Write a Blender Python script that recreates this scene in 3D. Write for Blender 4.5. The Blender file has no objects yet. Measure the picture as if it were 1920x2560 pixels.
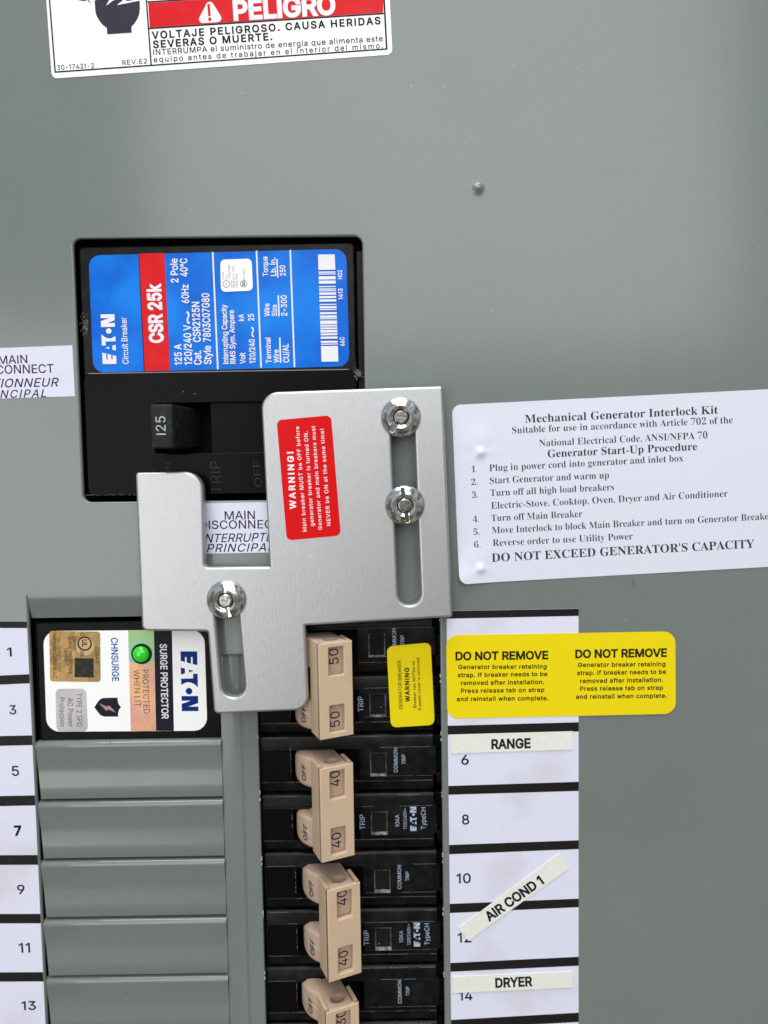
import bpy, bmesh, math, json, zlib, base64, random
from mathutils import Vector, Matrix
import mathutils
R = math.radians
random.seed(7)
sc = bpy.context.scene
COL = sc.collection
MM = 0.001
Z0 = 1.4                       # height of the camera's foot on the panel, metres
D, PITCH, ROLL, FPX = 224.0, 3.5, 0.93, 1850.0   # millimetres to the panel, degrees, focal length in photo pixels

# ------------------------------------------------------------------ camera
def w3(x, y, h):               # panel millimetres (right, up, out of the panel) -> world metres
    return Vector((x*MM, -h*MM, Z0 + y*MM))
_a, _r = R(PITCH), R(ROLL)
_f = Vector((0, -math.sin(_a), -math.cos(_a)))
_u = Vector((0, math.cos(_a), -math.sin(_a)))
_x = Vector((1, 0, 0))
RX = math.cos(_r)*_x - math.sin(_r)*_u
UX = math.sin(_r)*_x + math.cos(_r)*_u
def vdir(v): return Vector((v.x, -v.z, v.y))
cam = bpy.data.cameras.new('camera'); co = bpy.data.objects.new('camera', cam); COL.objects.link(co)
cam.sensor_fit = 'VERTICAL'; cam.sensor_height = 36; cam.lens = 36*FPX/2560
cam.clip_start = 0.01; cam.clip_end = 50
m = Matrix.Identity(4)
for i, c in enumerate((vdir(RX), vdir(UX), vdir(-_f))):
    for j in range(3): m[j][i] = c[j]
m.translation = w3(0, 0, D)
co.matrix_world = m
cam.dof.use_dof = True; cam.dof.focus_distance = 0.218; cam.dof.aperture_fstop = 9
sc.camera = co

# ------------------------------------------------------------------ light
world = bpy.data.worlds.new('World'); sc.world = world; world.use_nodes = True
_wn = world.node_tree; bg = _wn.nodes['Background']
_tc = _wn.nodes.new('ShaderNodeTexCoord')                     # a plain room: lighter above, tan floor below, cluttered walls
_sp = _wn.nodes.new('ShaderNodeSeparateXYZ'); _wn.links.new(_tc.outputs['Generated'], _sp.inputs[0])
_rp = _wn.nodes.new('ShaderNodeValToRGB'); _mr = _wn.nodes.new('ShaderNodeMapRange'); _mr.inputs['From Min'].default_value = -1
_wn.links.new(_sp.outputs['Z'], _mr.inputs['Value']); _wn.links.new(_mr.outputs['Result'], _rp.inputs['Fac'])
_rp.color_ramp.elements[0].color = (0.50, 0.43, 0.33, 1); _rp.color_ramp.elements[0].position = 0.22
_rp.color_ramp.elements[1].color = (0.62, 0.66, 0.67, 1); _rp.color_ramp.elements[1].position = 0.62
_e = _rp.color_ramp.elements.new(0.42); _e.color = (0.34, 0.34, 0.33, 1)
_nz = _wn.nodes.new('ShaderNodeTexNoise'); _nz.inputs['Scale'].default_value = 2.6; _nz.inputs['Detail'].default_value = 2
_wn.links.new(_tc.outputs['Generated'], _nz.inputs['Vector'])
_m2 = _wn.nodes.new('ShaderNodeMapRange'); _m2.inputs['From Min'].default_value = .42; _m2.inputs['From Max'].default_value = .58
_m2.inputs['To Min'].default_value = .25; _m2.inputs['To Max'].default_value = 1.45; _wn.links.new(_nz.outputs['Fac'], _m2.inputs['Value'])
_mx = _wn.nodes.new('ShaderNodeVectorMath'); _mx.operation = 'SCALE'
_wn.links.new(_rp.outputs['Color'], _mx.inputs[0]); _wn.links.new(_m2.outputs['Result'], _mx.inputs['Scale'])
_wn.links.new(_mx.outputs[0], bg.inputs[0]); bg.inputs[1].default_value = 0.54
def area(name, loc, target, sx, sy, power, col):
    l = bpy.data.lights.new(name, 'AREA'); l.shape = 'RECTANGLE'; l.size = sx; l.size_y = sy; l.energy = power; l.color = col
    o = bpy.data.objects.new(name, l); COL.objects.link(o); o.location = loc
    o.rotation_euler = (Vector(target)-Vector(loc)).to_track_quat('-Z', 'Y').to_euler()
    return o
area('window_light', (0.16, -1.7, Z0+1.35), (0.16, 0, Z0+1.35), 1.485, 2.10, 26.5, (1.0, 1.0, 0.985))
area('overhead_light', (-0.1, -0.45, Z0+1.5), (0, 0, Z0), 1.2, 0.7, 21, (0.97, 1.0, 1.0))
area('side_light', (-0.78, -1.5, Z0-0.18), (0, 0, Z0-0.18), 0.95, 1.05, 8.0, (1.0, 1.0, 1.0))
vs = sc.view_settings; vs.view_transform = 'Standard'; vs.look = 'None'; vs.exposure = 0; vs.gamma = 1

# ------------------------------------------------------------------ photo frames -> panel plane
FR = dict(A=(0,0,1.659),B=(960,0,1.728),C=(160,560,2.0738),D=(0,840,2.0738),E=(640,940,3.190),F=(1100,940,2.0232),
          G=(0,1440,2.5136),H=(620,1500,3.318),I=(1080,1500,2.592),J=(620,1960,3.318),K=(0,1840,2.5136),L=(1080,2000,1.975),
          P=(200,620,4.608),Q=(540,630,5.925),R=(760,620,5.82),S=(20,1480,4.1475),N=(430,1610,11.64),O=(360,980,4.608),T=(110,0,5.184))
def W(f, u, v, h=0.0):
    a, b, s = FR[f]; px, py = a+u/s, b+v/s
    d = _f*FPX + RX*(px-960) - UX*(py-1280)
    t = (h-D)/d.z
    return (d.x*t, d.y*t)
def WL(f, pts, h=0.0): return [W(f, u, v, h) for u, v in pts]
def mmpp(f, u, v, h):          # millimetres per frame pixel here
    a = W(f, u, v, h); b = W(f, u+10, v, h); return math.hypot(b[0]-a[0], b[1]-a[1])/10

# ------------------------------------------------------------------ materials
def mat(name, col, rough=0.5, metal=0.0, spec=0.5, bump=None, var=None, emis=None, coat=0.0, specks=None, trans=0.0, stretch=None):
    m = bpy.data.materials.new(name); m.use_nodes = True
    nt = m.node_tree; N = nt.nodes; L = nt.links
    b = N['Principled BSDF']
    b.inputs['Base Color'].default_value = (*col, 1); b.inputs['Roughness'].default_value = rough
    b.inputs['Metallic'].default_value = metal; b.inputs['Specular IOR Level'].default_value = spec
    b.inputs['Coat Weight'].default_value = coat; b.inputs['Coat Roughness'].default_value = 0.12
    b.inputs['Transmission Weight'].default_value = trans
    if emis: b.inputs['Emission Color'].default_value = (*emis[0], 1); b.inputs['Emission Strength'].default_value = emis[1]
    geo = N.new('ShaderNodeNewGeometry')
    def coords(st):
        mp = N.new('ShaderNodeMapping'); L.new(geo.outputs['Position'], mp.inputs['Vector'])
        mp.inputs['Scale'].default_value = st or (1, 1, 1); return mp.outputs['Vector']
    def noise(scale, detail=2, st=None, rough=0.5):
        n = N.new('ShaderNodeTexNoise'); n.inputs['Scale'].default_value = scale; n.inputs['Detail'].default_value = detail
        n.inputs['Roughness'].default_value = rough; L.new(coords(st), n.inputs['Vector']); return n.outputs['Fac']
    cur = None
    def mixcol(fac, c2, mode='MIX'):
        nonlocal cur
        mx = N.new('ShaderNodeMix'); mx.data_type = 'RGBA'; mx.blend_type = mode
        if cur is None: mx.inputs['A'].default_value = (*col, 1)
        else: L.new(cur, mx.inputs['A'])
        mx.inputs['B'].default_value = (*c2, 1); L.new(fac, mx.inputs['Factor']); cur = mx.outputs['Result']
    def ramp(src, lo, hi):
        mr = N.new('ShaderNodeMapRange'); mr.inputs['From Min'].default_value = lo; mr.inputs['From Max'].default_value = hi
        mr.clamp = True; L.new(src, mr.inputs['Value']); return mr.outputs['Result']
    for v in (var or []):      # (scale, colour, lo, hi, strength, stretch)
        r_ = ramp(noise(v[0], 4, v[5] if len(v) > 5 else None), v[2], v[3])
        mu = N.new('ShaderNodeMath'); mu.operation = 'MULTIPLY'; mu.inputs[1].default_value = v[4]; L.new(r_, mu.inputs[0])
        mixcol(mu.outputs[0], v[1])
    if specks:                 # (scale, radius, colour): sparse dust and chips
        vo = N.new('ShaderNodeTexVoronoi'); vo.inputs['Scale'].default_value = specks[0]; L.new(coords(None), vo.inputs['Vector'])
        lt = N.new('ShaderNodeMath'); lt.operation = 'LESS_THAN'; lt.inputs[1].default_value = specks[1]; L.new(vo.outputs['Distance'], lt.inputs[0])
        sx = N.new('ShaderNodeSeparateColor'); L.new(vo.outputs['Color'], sx.inputs[0])
        l2 = N.new('ShaderNodeMath'); l2.operation = 'LESS_THAN'; l2.inputs[1].default_value = specks[3]; L.new(sx.outputs[0], l2.inputs[0])
        mu = N.new('ShaderNodeMath'); mu.operation = 'MULTIPLY'; L.new(lt.outputs[0], mu.inputs[0]); L.new(l2.outputs[0], mu.inputs[1])
        mixcol(mu.outputs[0], specks[2])
    if cur is not None: L.new(cur, b.inputs['Base Color'])
    nrm = None
    for bp in (bump or []):    # (scale, distance mm, stretch)
        bn = N.new('ShaderNodeBump'); bn.inputs['Distance'].default_value = bp[1]*MM; bn.inputs['Strength'].default_value = 1
        L.new(noise(bp[0], 3, bp[2] if len(bp) > 2 else None), bn.inputs['Height'])
        if nrm: L.new(nrm, bn.inputs['Normal'])
        nrm = bn.outputs['Normal']
    if nrm: L.new(nrm, b.inputs['Normal'])
    if stretch: b.inputs['Anisotropic'].default_value = stretch
    return m
M = {}
M['paint'] = mat('grey_enamel', (0.178, 0.204, 0.194), 0.17, spec=0.55, bump=[(900, 0.008), (38, 0.05), (11, 0.06)],
                 var=[(25, (0.157, 0.178, 0.170), 0.35, 0.7, 0.5), (9, (0.176, 0.198, 0.189), 0.45, 0.65, 0.6), (1500, (0.21, 0.23, 0.222), 0.5, 0.75, 0.5)],
                 specks=(190, 0.032, (0.05, 0.055, 0.05), 0.12))
M['alu'] = mat('brushed_aluminium', (0.50, 0.505, 0.52), 0.42, metal=0.82, bump=[(1700, 0.026, (1.1, 1, 0.28)), (3000, 0.016)],
               var=[(2300, (0.42, 0.42, 0.43), 0.42, 0.66, 0.42, (1.0, 1, 0.30)), (3300, (0.40, 0.40, 0.41), 0.5, 0.7, 0.25), (2600, (0.85, 0.85, 0.86), 0.62, 0.72, 0.45), (14, (0.52, 0.515, 0.52), 0.4, 0.7, 0.4)])
M['zinc'] = mat('zinc_plate', (0.72, 0.74, 0.76), 0.16, metal=1.0, bump=[(700, 0.02)],
                var=[(260, (0.62, 0.56, 0.42), 0.52, 0.7, 0.6), (900, (0.45, 0.46, 0.50), 0.5, 0.75, 0.5)])
M['stud'] = mat('bolt_end', (0.44, 0.42, 0.41), 0.26, metal=1.0, bump=[(1400, 0.05)], var=[(1200, (0.16, 0.10, 0.08), 0.4, 0.7, 0.8)])
M['black'] = mat('black_moulded_plastic', (0.0036, 0.0036, 0.004), 0.30, spec=.15, bump=[(1500, 0.008)],
                 var=[(300, (0.014, 0.014, 0.015), 0.4, 0.7, 0.8)], specks=(420, 0.045, (0.25, 0.25, 0.25), 0.07))
M['black2'] = mat('black_glossy_plastic', (0.0034, 0.0034, 0.0038), 0.24, spec=0.07, bump=[(700, 0.008)],
                  specks=(300, 0.045, (0.3, 0.3, 0.3), 0.05))
M['handle'] = mat('black_handle_plastic', (0.011, 0.011, 0.011), 0.55, spec=0.25, bump=[(1800, 0.02)],
                  var=[(500, (0.045, 0.043, 0.04), 0.55, 0.75, 0.7)])
M['wear_glint'] = mat('scuff_and_glint_edge', (0.20, 0.20, 0.20), 0.5, bump=[(900, 0.05)])  # grey of real scuffs, also of the painted highlight on the main breaker seam
M['dark'] = mat('enclosure_interior', (0.004, 0.004, 0.004), 0.8, spec=0.1)
M['tan'] = mat('tan_plastic', (0.62, 0.455, 0.315), 0.42, spec=0.35, bump=[(1200, 0.006)],
               var=[(120, (0.55, 0.415, 0.29), 0.4, 0.7, 0.7)])
M['tan2'] = mat('tan_rocker_plastic', (0.48, 0.35, 0.265), 0.5, spec=0.3, bump=[(1200, 0.006)],
                var=[(150, (0.50, 0.32, 0.24), 0.5, 0.75, 0.5)])
M['tanhole'] = mat('tan_socket', (0.34, 0.21, 0.15), 0.6)
M['paper'] = mat('white_card', (0.72, 0.725, 0.875), 0.55, spec=0.3,
                 var=[(45, (0.56, 0.55, 0.57), 0.52, 0.75, 0.6), (450, (0.62, 0.62, 0.74), 0.6, 0.8, 0.35)], specks=(1100, 0.10, (0.36, 0.34, 0.36), 0.02))
M['vinyl'] = mat('white_vinyl', (0.72, 0.73, 0.85), 0.34, spec=0.45, bump=[(70, 0.05)])
M['danger'] = mat('white_laminate', (0.90, 0.91, 0.90), 0.28, spec=0.5, bump=[(90, 0.02)])
M['tape'] = mat('label_tape', (0.80, 0.80, 0.74), 0.55, spec=0.3, bump=[(2200, 0.02)], var=[(900, (0.72, 0.72, 0.66), 0.4, 0.7, 0.6)])
M['ink'] = mat('black_ink', (0.012, 0.010, 0.022), 0.4, spec=0.1)
M['inkg'] = mat('grey_black_ink', (0.035, 0.037, 0.055), 0.5, spec=0.1)
M['inkw'] = mat('white_ink', (0.80, 0.80, 0.86), 0.45)
M['inkb'] = mat('pale_blue_ink', (0.42, 0.52, 0.68), 0.5, var=[(900, (0.15, 0.2, 0.3), 0.5, 0.7, 0.7)])
M['band'] = mat('black_printed_band', (0.014, 0.012, 0.012), 0.42, spec=0.15, specks=(600, 0.07, (0.2, 0.2, 0.2), 0.1))
M['yellow'] = mat('yellow_vinyl', (0.84, 0.67, 0.006), 0.30, spec=.22, bump=[(80, 0.02), (32, 0.12)])
M['inky'] = mat('black_ink_on_yellow', (0.02, 0.018, 0.01), 0.5, spec=0.1)
M['red'] = mat('red_vinyl', (0.68, 0.004, 0.006), 0.34, spec=.12, bump=[(45, 0.08)])
M['red2'] = mat('red_print', (0.68, 0.008, 0.014), 0.32, spec=.12, var=[(200, (0.70, 0.03, 0.03), 0.5, 0.7, 0.5)])
M['blue'] = mat('blue_foil', (0.002, 0.135, 0.68), 0.26, spec=.12, bump=[(75, 0.30), (160, 0.08)],
                var=[(48, (0.006, 0.24, 0.86), 0.38, 0.62, 0.8), (62, (0.001, 0.09, 0.52), 0.48, 0.68, 0.6)])  # lighter and darker blues paint in the uneven reflections of wrinkled foil
M['navy'] = mat('navy_print', (0.001, 0.022, 0.20), 0.4, spec=0.1)
M['cyanblue'] = mat('blue_print', (0.002, 0.12, 0.44), 0.4, spec=0.1)
M['gold'] = mat('gold_foil', (0.34, 0.21, 0.07), 0.36, metal=0.6, bump=[(300, 0.05)],
                var=[(220, (0.20, 0.12, 0.04), 0.4, 0.65, 0.9), (600, (0.5, 0.36, 0.16), 0.55, 0.7, 0.5)])
M['gold2'] = mat('pale_gold_foil', (0.46, 0.32, 0.15), 0.4, metal=0.4)
M['silver'] = mat('silver_foil', (0.42, 0.41, 0.42), 0.36, metal=0.6, bump=[(300, 0.03)], var=[(150, (0.36, 0.33, 0.31), 0.4, 0.7, 0.8)])
M['hologram'] = mat('iridescent_foil', (0.56, 0.30, 0.20), 0.34, metal=0.35, bump=[(160, 0.1)],
                    var=[(80, (0.72, 0.42, 0.16), 0.38, 0.62, 0.9), (110, (0.62, 0.22, 0.26), 0.46, 0.66, 0.8), (600, (0.75, 0.5, 0.3), 0.56, 0.7, 0.4)])
M['holog'] = mat('green_iridescent_foil', (0.24, 0.42, 0.17), 0.34, metal=0.35, var=[(140, (0.18, 0.45, 0.36), 0.45, 0.65, 0.9)])
M['darkfoil'] = mat('dark_foil', (0.015, 0.018, 0.016), 0.45, spec=0.2, bump=[(900, 0.05)], var=[(900, (0.06, 0.06, 0.05), 0.5, 0.7, 0.7)])
M['led'] = mat('green_lens', (0.02, 0.55, 0.01), 0.12, spec=0.6, emis=((0.04, 0.62, 0.01), 0.22), coat=0.6)
M['pink'] = mat('copper_print', (0.42, 0.22, 0.20), 0.4)
M['lens'] = mat('smoked_lens', (0.012, 0.012, 0.012), 0.08, spec=.15, specks=(500, 0.1, (0.3, 0.3, 0.3), 0.12))
M['lensedge'] = mat('clear_lens_edge', (0.34, 0.33, 0.31), 0.2, spec=0.7, var=[(500, (0.05, 0.05, 0.05), 0.4, 0.6, 0.8)])
M['mould'] = mat('moulded_black_letters', (0.013, 0.013, 0.013), 0.5, spec=0.3)
M['inkm'] = mat('worn_white_paint', (0.46, 0.54, 0.62), 0.5, var=[(900, (0.16, 0.2, 0.24), 0.5, 0.7, 0.6)])
M['chip'] = mat('bare_paint_burr', (0.55, 0.58, 0.56), 0.4)
M['lint'] = mat('grey_lint', (0.22, 0.22, 0.22), 0.9)

# ------------------------------------------------------------------ object helpers
def thing(name, label, cat, at, group=None, kind=None):
    o = bpy.data.objects.new(name, None); COL.objects.link(o); o.location = w3(*at)
    o.empty_display_size = 0.01
    o['label'] = label; o['category'] = cat
    if group: o['group'] = group
    if kind: o['kind'] = kind
    bpy.context.view_layer.update()
    return o
WORLD_LOC = {}
def wloc(o):
    v = Vector((0, 0, 0))
    while o: v = v + o.location; o = o.parent
    return v
def mesh_of(name, verts, faces, mats, smooth=None, fm=None, origin=None):
    """verts in panel millimetres; origin = world location the mesh is relative to"""
    me = bpy.data.meshes.new(name)
    og = origin or Vector((0, 0, 0))
    me.from_pydata([w3(*v)-og for v in verts], [], faces)
    for mm in (mats if isinstance(mats, (list, tuple)) else [mats]): me.materials.append(M[mm])
    if fm: me.polygons.foreach_set('material_index', fm)
    bm = bmesh.new(); bm.from_mesh(me); bmesh.ops.recalc_face_normals(bm, faces=bm.faces); bm.to_mesh(me); bm.free()
    if smooth is not None:
        me.polygons.foreach_set('use_smooth', [True]*len(me.polygons))
        me.set_sharp_from_angle(angle=R(smooth))
    me.update()
    return me
def part(name, g, mats, parent=None, smooth=35, label=None, kind=None, fm=None):
    verts, faces = g[0], g[1]
    og = wloc(parent) if parent else Vector((0, 0, 0))
    me = mesh_of(name, verts, faces, mats, smooth, fm, og)
    o = bpy.data.objects.new(name, me); COL.objects.link(o)
    if parent: o.parent = parent
    if label: o['label'] = label
    if kind: o['kind'] = kind
    return o
def join(*gs):
    V, Fc = [], []
    for g in gs:
        n = len(V); V += list(g[0]); Fc += [tuple(i+n for i in f) for f in g[1]]
    return V, Fc
def curve_mesh(splines, kindb=False, extrude=0.0, bevel=0.0, bres=2, offset=0.0, res=4):
    c = bpy.data.curves.new('tmp', 'CURVE'); c.dimensions = '2D'; c.fill_mode = 'BOTH'
    c.resolution_u = res; c.extrude = extrude; c.bevel_depth = bevel; c.bevel_resolution = bres; c.offset = offset
    for s in splines:
        if kindb:
            sp = c.splines.new('BEZIER'); n = len(s)//6; sp.bezier_points.add(n-1)
            for i, p in enumerate(sp.bezier_points):
                q = s[i*6:i*6+6]; p.handle_left_type = p.handle_right_type = 'FREE'
                p.handle_left = (q[0]/1000, q[1]/1000, 0); p.co = (q[2]/1000, q[3]/1000, 0); p.handle_right = (q[4]/1000, q[5]/1000, 0)
        else:
            sp = c.splines.new('POLY'); sp.points.add(len(s)-1)
            for p, q in zip(sp.points, s): p.co = (q[0], q[1], 0, 1)
        sp.use_cyclic_u = True
    o = bpy.data.objects.new('tmp', c)
    me = bpy.data.meshes.new_from_object(o)
    V = [tuple(v.co) for v in me.vertices]; Fc = [tuple(p.vertices) for p in me.polygons]
    bpy.data.meshes.remove(me); bpy.data.objects.remove(o); bpy.data.curves.remove(c)
    return V, Fc
def rnd(pts, rad, seg=6):      # round the corners of a polygon; rad: one number or one per corner
    n = len(pts); out = []
    rr = rad if isinstance(rad, (list, tuple)) else [rad]*n
    for i in range(n):
        p = Vector(pts[i]); a = Vector(pts[i-1])-p; b = Vector(pts[(i+1) % n])-p; r = rr[i]
        if r <= 0: out.append(tuple(p)); continue
        a.normalize(); b.normalize()
        ang = a.angle(b); t = min(r/math.tan(ang/2), (Vector(pts[i-1])-p).length*0.49, (Vector(pts[(i+1) % n])-p).length*0.49); r = t*math.tan(ang/2)
        c = p+(a+b).normalized()*(r/math.sin(ang/2))
        s0 = p+a*t-c; s1 = p+b*t-c; da = s0.angle_signed(s1)
        k = max(2, int(seg*abs(da)/1.5)+1)
        for j in range(k+1):
            q = Matrix.Rotation(-da*j/k, 2) @ s0
            out.append(tuple(c+q))
    return out
def slab(loops, h0, h1, bevel=0.0, bres=2):
    t = (h1-h0)/2
    V, Fc = curve_mesh(loops, extrude=max(t-bevel, 0.001), bevel=bevel, bres=bres, offset=-bevel)
    return [(x, y, z+(h0+h1)/2) for x, y, z in V], Fc
def rect(x0, y0, x1, y1): return [(x0, y0), (x1, y0), (x1, y1), (x0, y1)]
def box(x0, x1, y0, y1, h0, h1, bevel=0.0, rad=0.0):
    return slab([rnd(rect(x0, y0, x1, y1), rad) if rad else rect(x0, y0, x1, y1)], h0, h1, bevel)
def flat(loops, h):            # filled outline without thickness worth seeing (print)
    V, Fc = curve_mesh(loops); return [(x, y, h) for x, y, z in V], Fc
def circle(cx, cy, r, n=40): return [(cx+r*math.cos(2*math.pi*i/n), cy+r*math.sin(2*math.pi*i/n)) for i in range(n)]
def stroke(p, q, w):
    d = (Vector(q)-Vector(p)).normalized(); nn = Vector((-d.y, d.x))*w/2
    return [tuple(Vector(p)+nn), tuple(Vector(q)+nn), tuple(Vector(q)-nn), tuple(Vector(p)-nn)]
def extr(prof, x0, x1):        # closed (y, h) profile pushed along x
    n = len(prof)
    V = [(x0, y, h) for y, h in prof]+[(x1, y, h) for y, h in prof]
    Fc = [(i, (i+1) % n, n+(i+1) % n, n+i) for i in range(n)]
    t = mathutils.geometry.tessellate_polygon([[Vector((y, h, 0)) for y, h in prof]])
    Fc += [tuple(f) for f in t]+[tuple(n+i for i in f) for f in t]
    return V, Fc
def extry(prof, y0, y1):       # closed (x, h) profile pushed along y
    V, Fc = extr(prof, 0, 1)
    return [(v[1], y1 if v[0] else y0, v[2]) for v in V], Fc
def lathe(prof, cx, cy, n=48): # (r, h)
    V, Fc = [], []
    for r, h in prof:
        for i in range(n): V.append((cx+r*math.cos(2*math.pi*i/n), cy+r*math.sin(2*math.pi*i/n), h))
    for k in range(len(prof)-1):
        for i in range(n): j = (i+1) % n; Fc.append((k*n+i, k*n+j, (k+1)*n+j, (k+1)*n+i))
    return V, Fc
def sheet(corn, r, h, t=0.1, n=24, m=16, hf=None):
    """thin sticker over four corners (tl, tr, br, bl) with rounded corners; hf(x, y) lifts it"""
    tl, tr, br, bl = [Vector(c) for c in corn]
    wd = ((tr-tl).length+(br-bl).length)/2; ht = ((bl-tl).length+(br-tr).length)/2
    rows = [0, .04, .12, .3, .55, .8, 1]
    vs_ = [r/ht*q for q in rows]+[r/ht+(1-2*r/ht)*j/m for j in range(1, m)]+[1-r/ht*q for q in reversed(rows)]
    V, Fc = [], []
    for v in vs_:
        dy = max(0, r-min(v, 1-v)*ht); ins = (r-math.sqrt(max(0, r*r-dy*dy)))/wd
        L_, R_ = tl.lerp(bl, v), tr.lerp(br, v)
        for i in range(n+1):
            q = L_.lerp(R_, ins+(1-2*ins)*i/n)
            V.append((q.x, q.y, h+t+(hf(q.x, q.y) if hf else 0)))
    k = n+1
    for j in range(len(vs_)-1):
        for i in range(n): Fc.append((j*k+i, j*k+i+1, (j+1)*k+i+1, (j+1)*k+i))
    ring = [i for i in range(k)]+[j*k+n for j in range(1, len(vs_))]+[(len(vs_)-1)*k+i for i in range(n-1, -1, -1)]+[j*k for j in range(len(vs_)-2, 0, -1)]
    b0 = len(V)
    for i in ring: V.append((V[i][0], V[i][1], V[i][2]-t))
    for a in range(len(ring)):
        c = (a+1) % len(ring); Fc.append((ring[a], ring[c], b0+c, b0+a))
    return V, Fc

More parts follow.
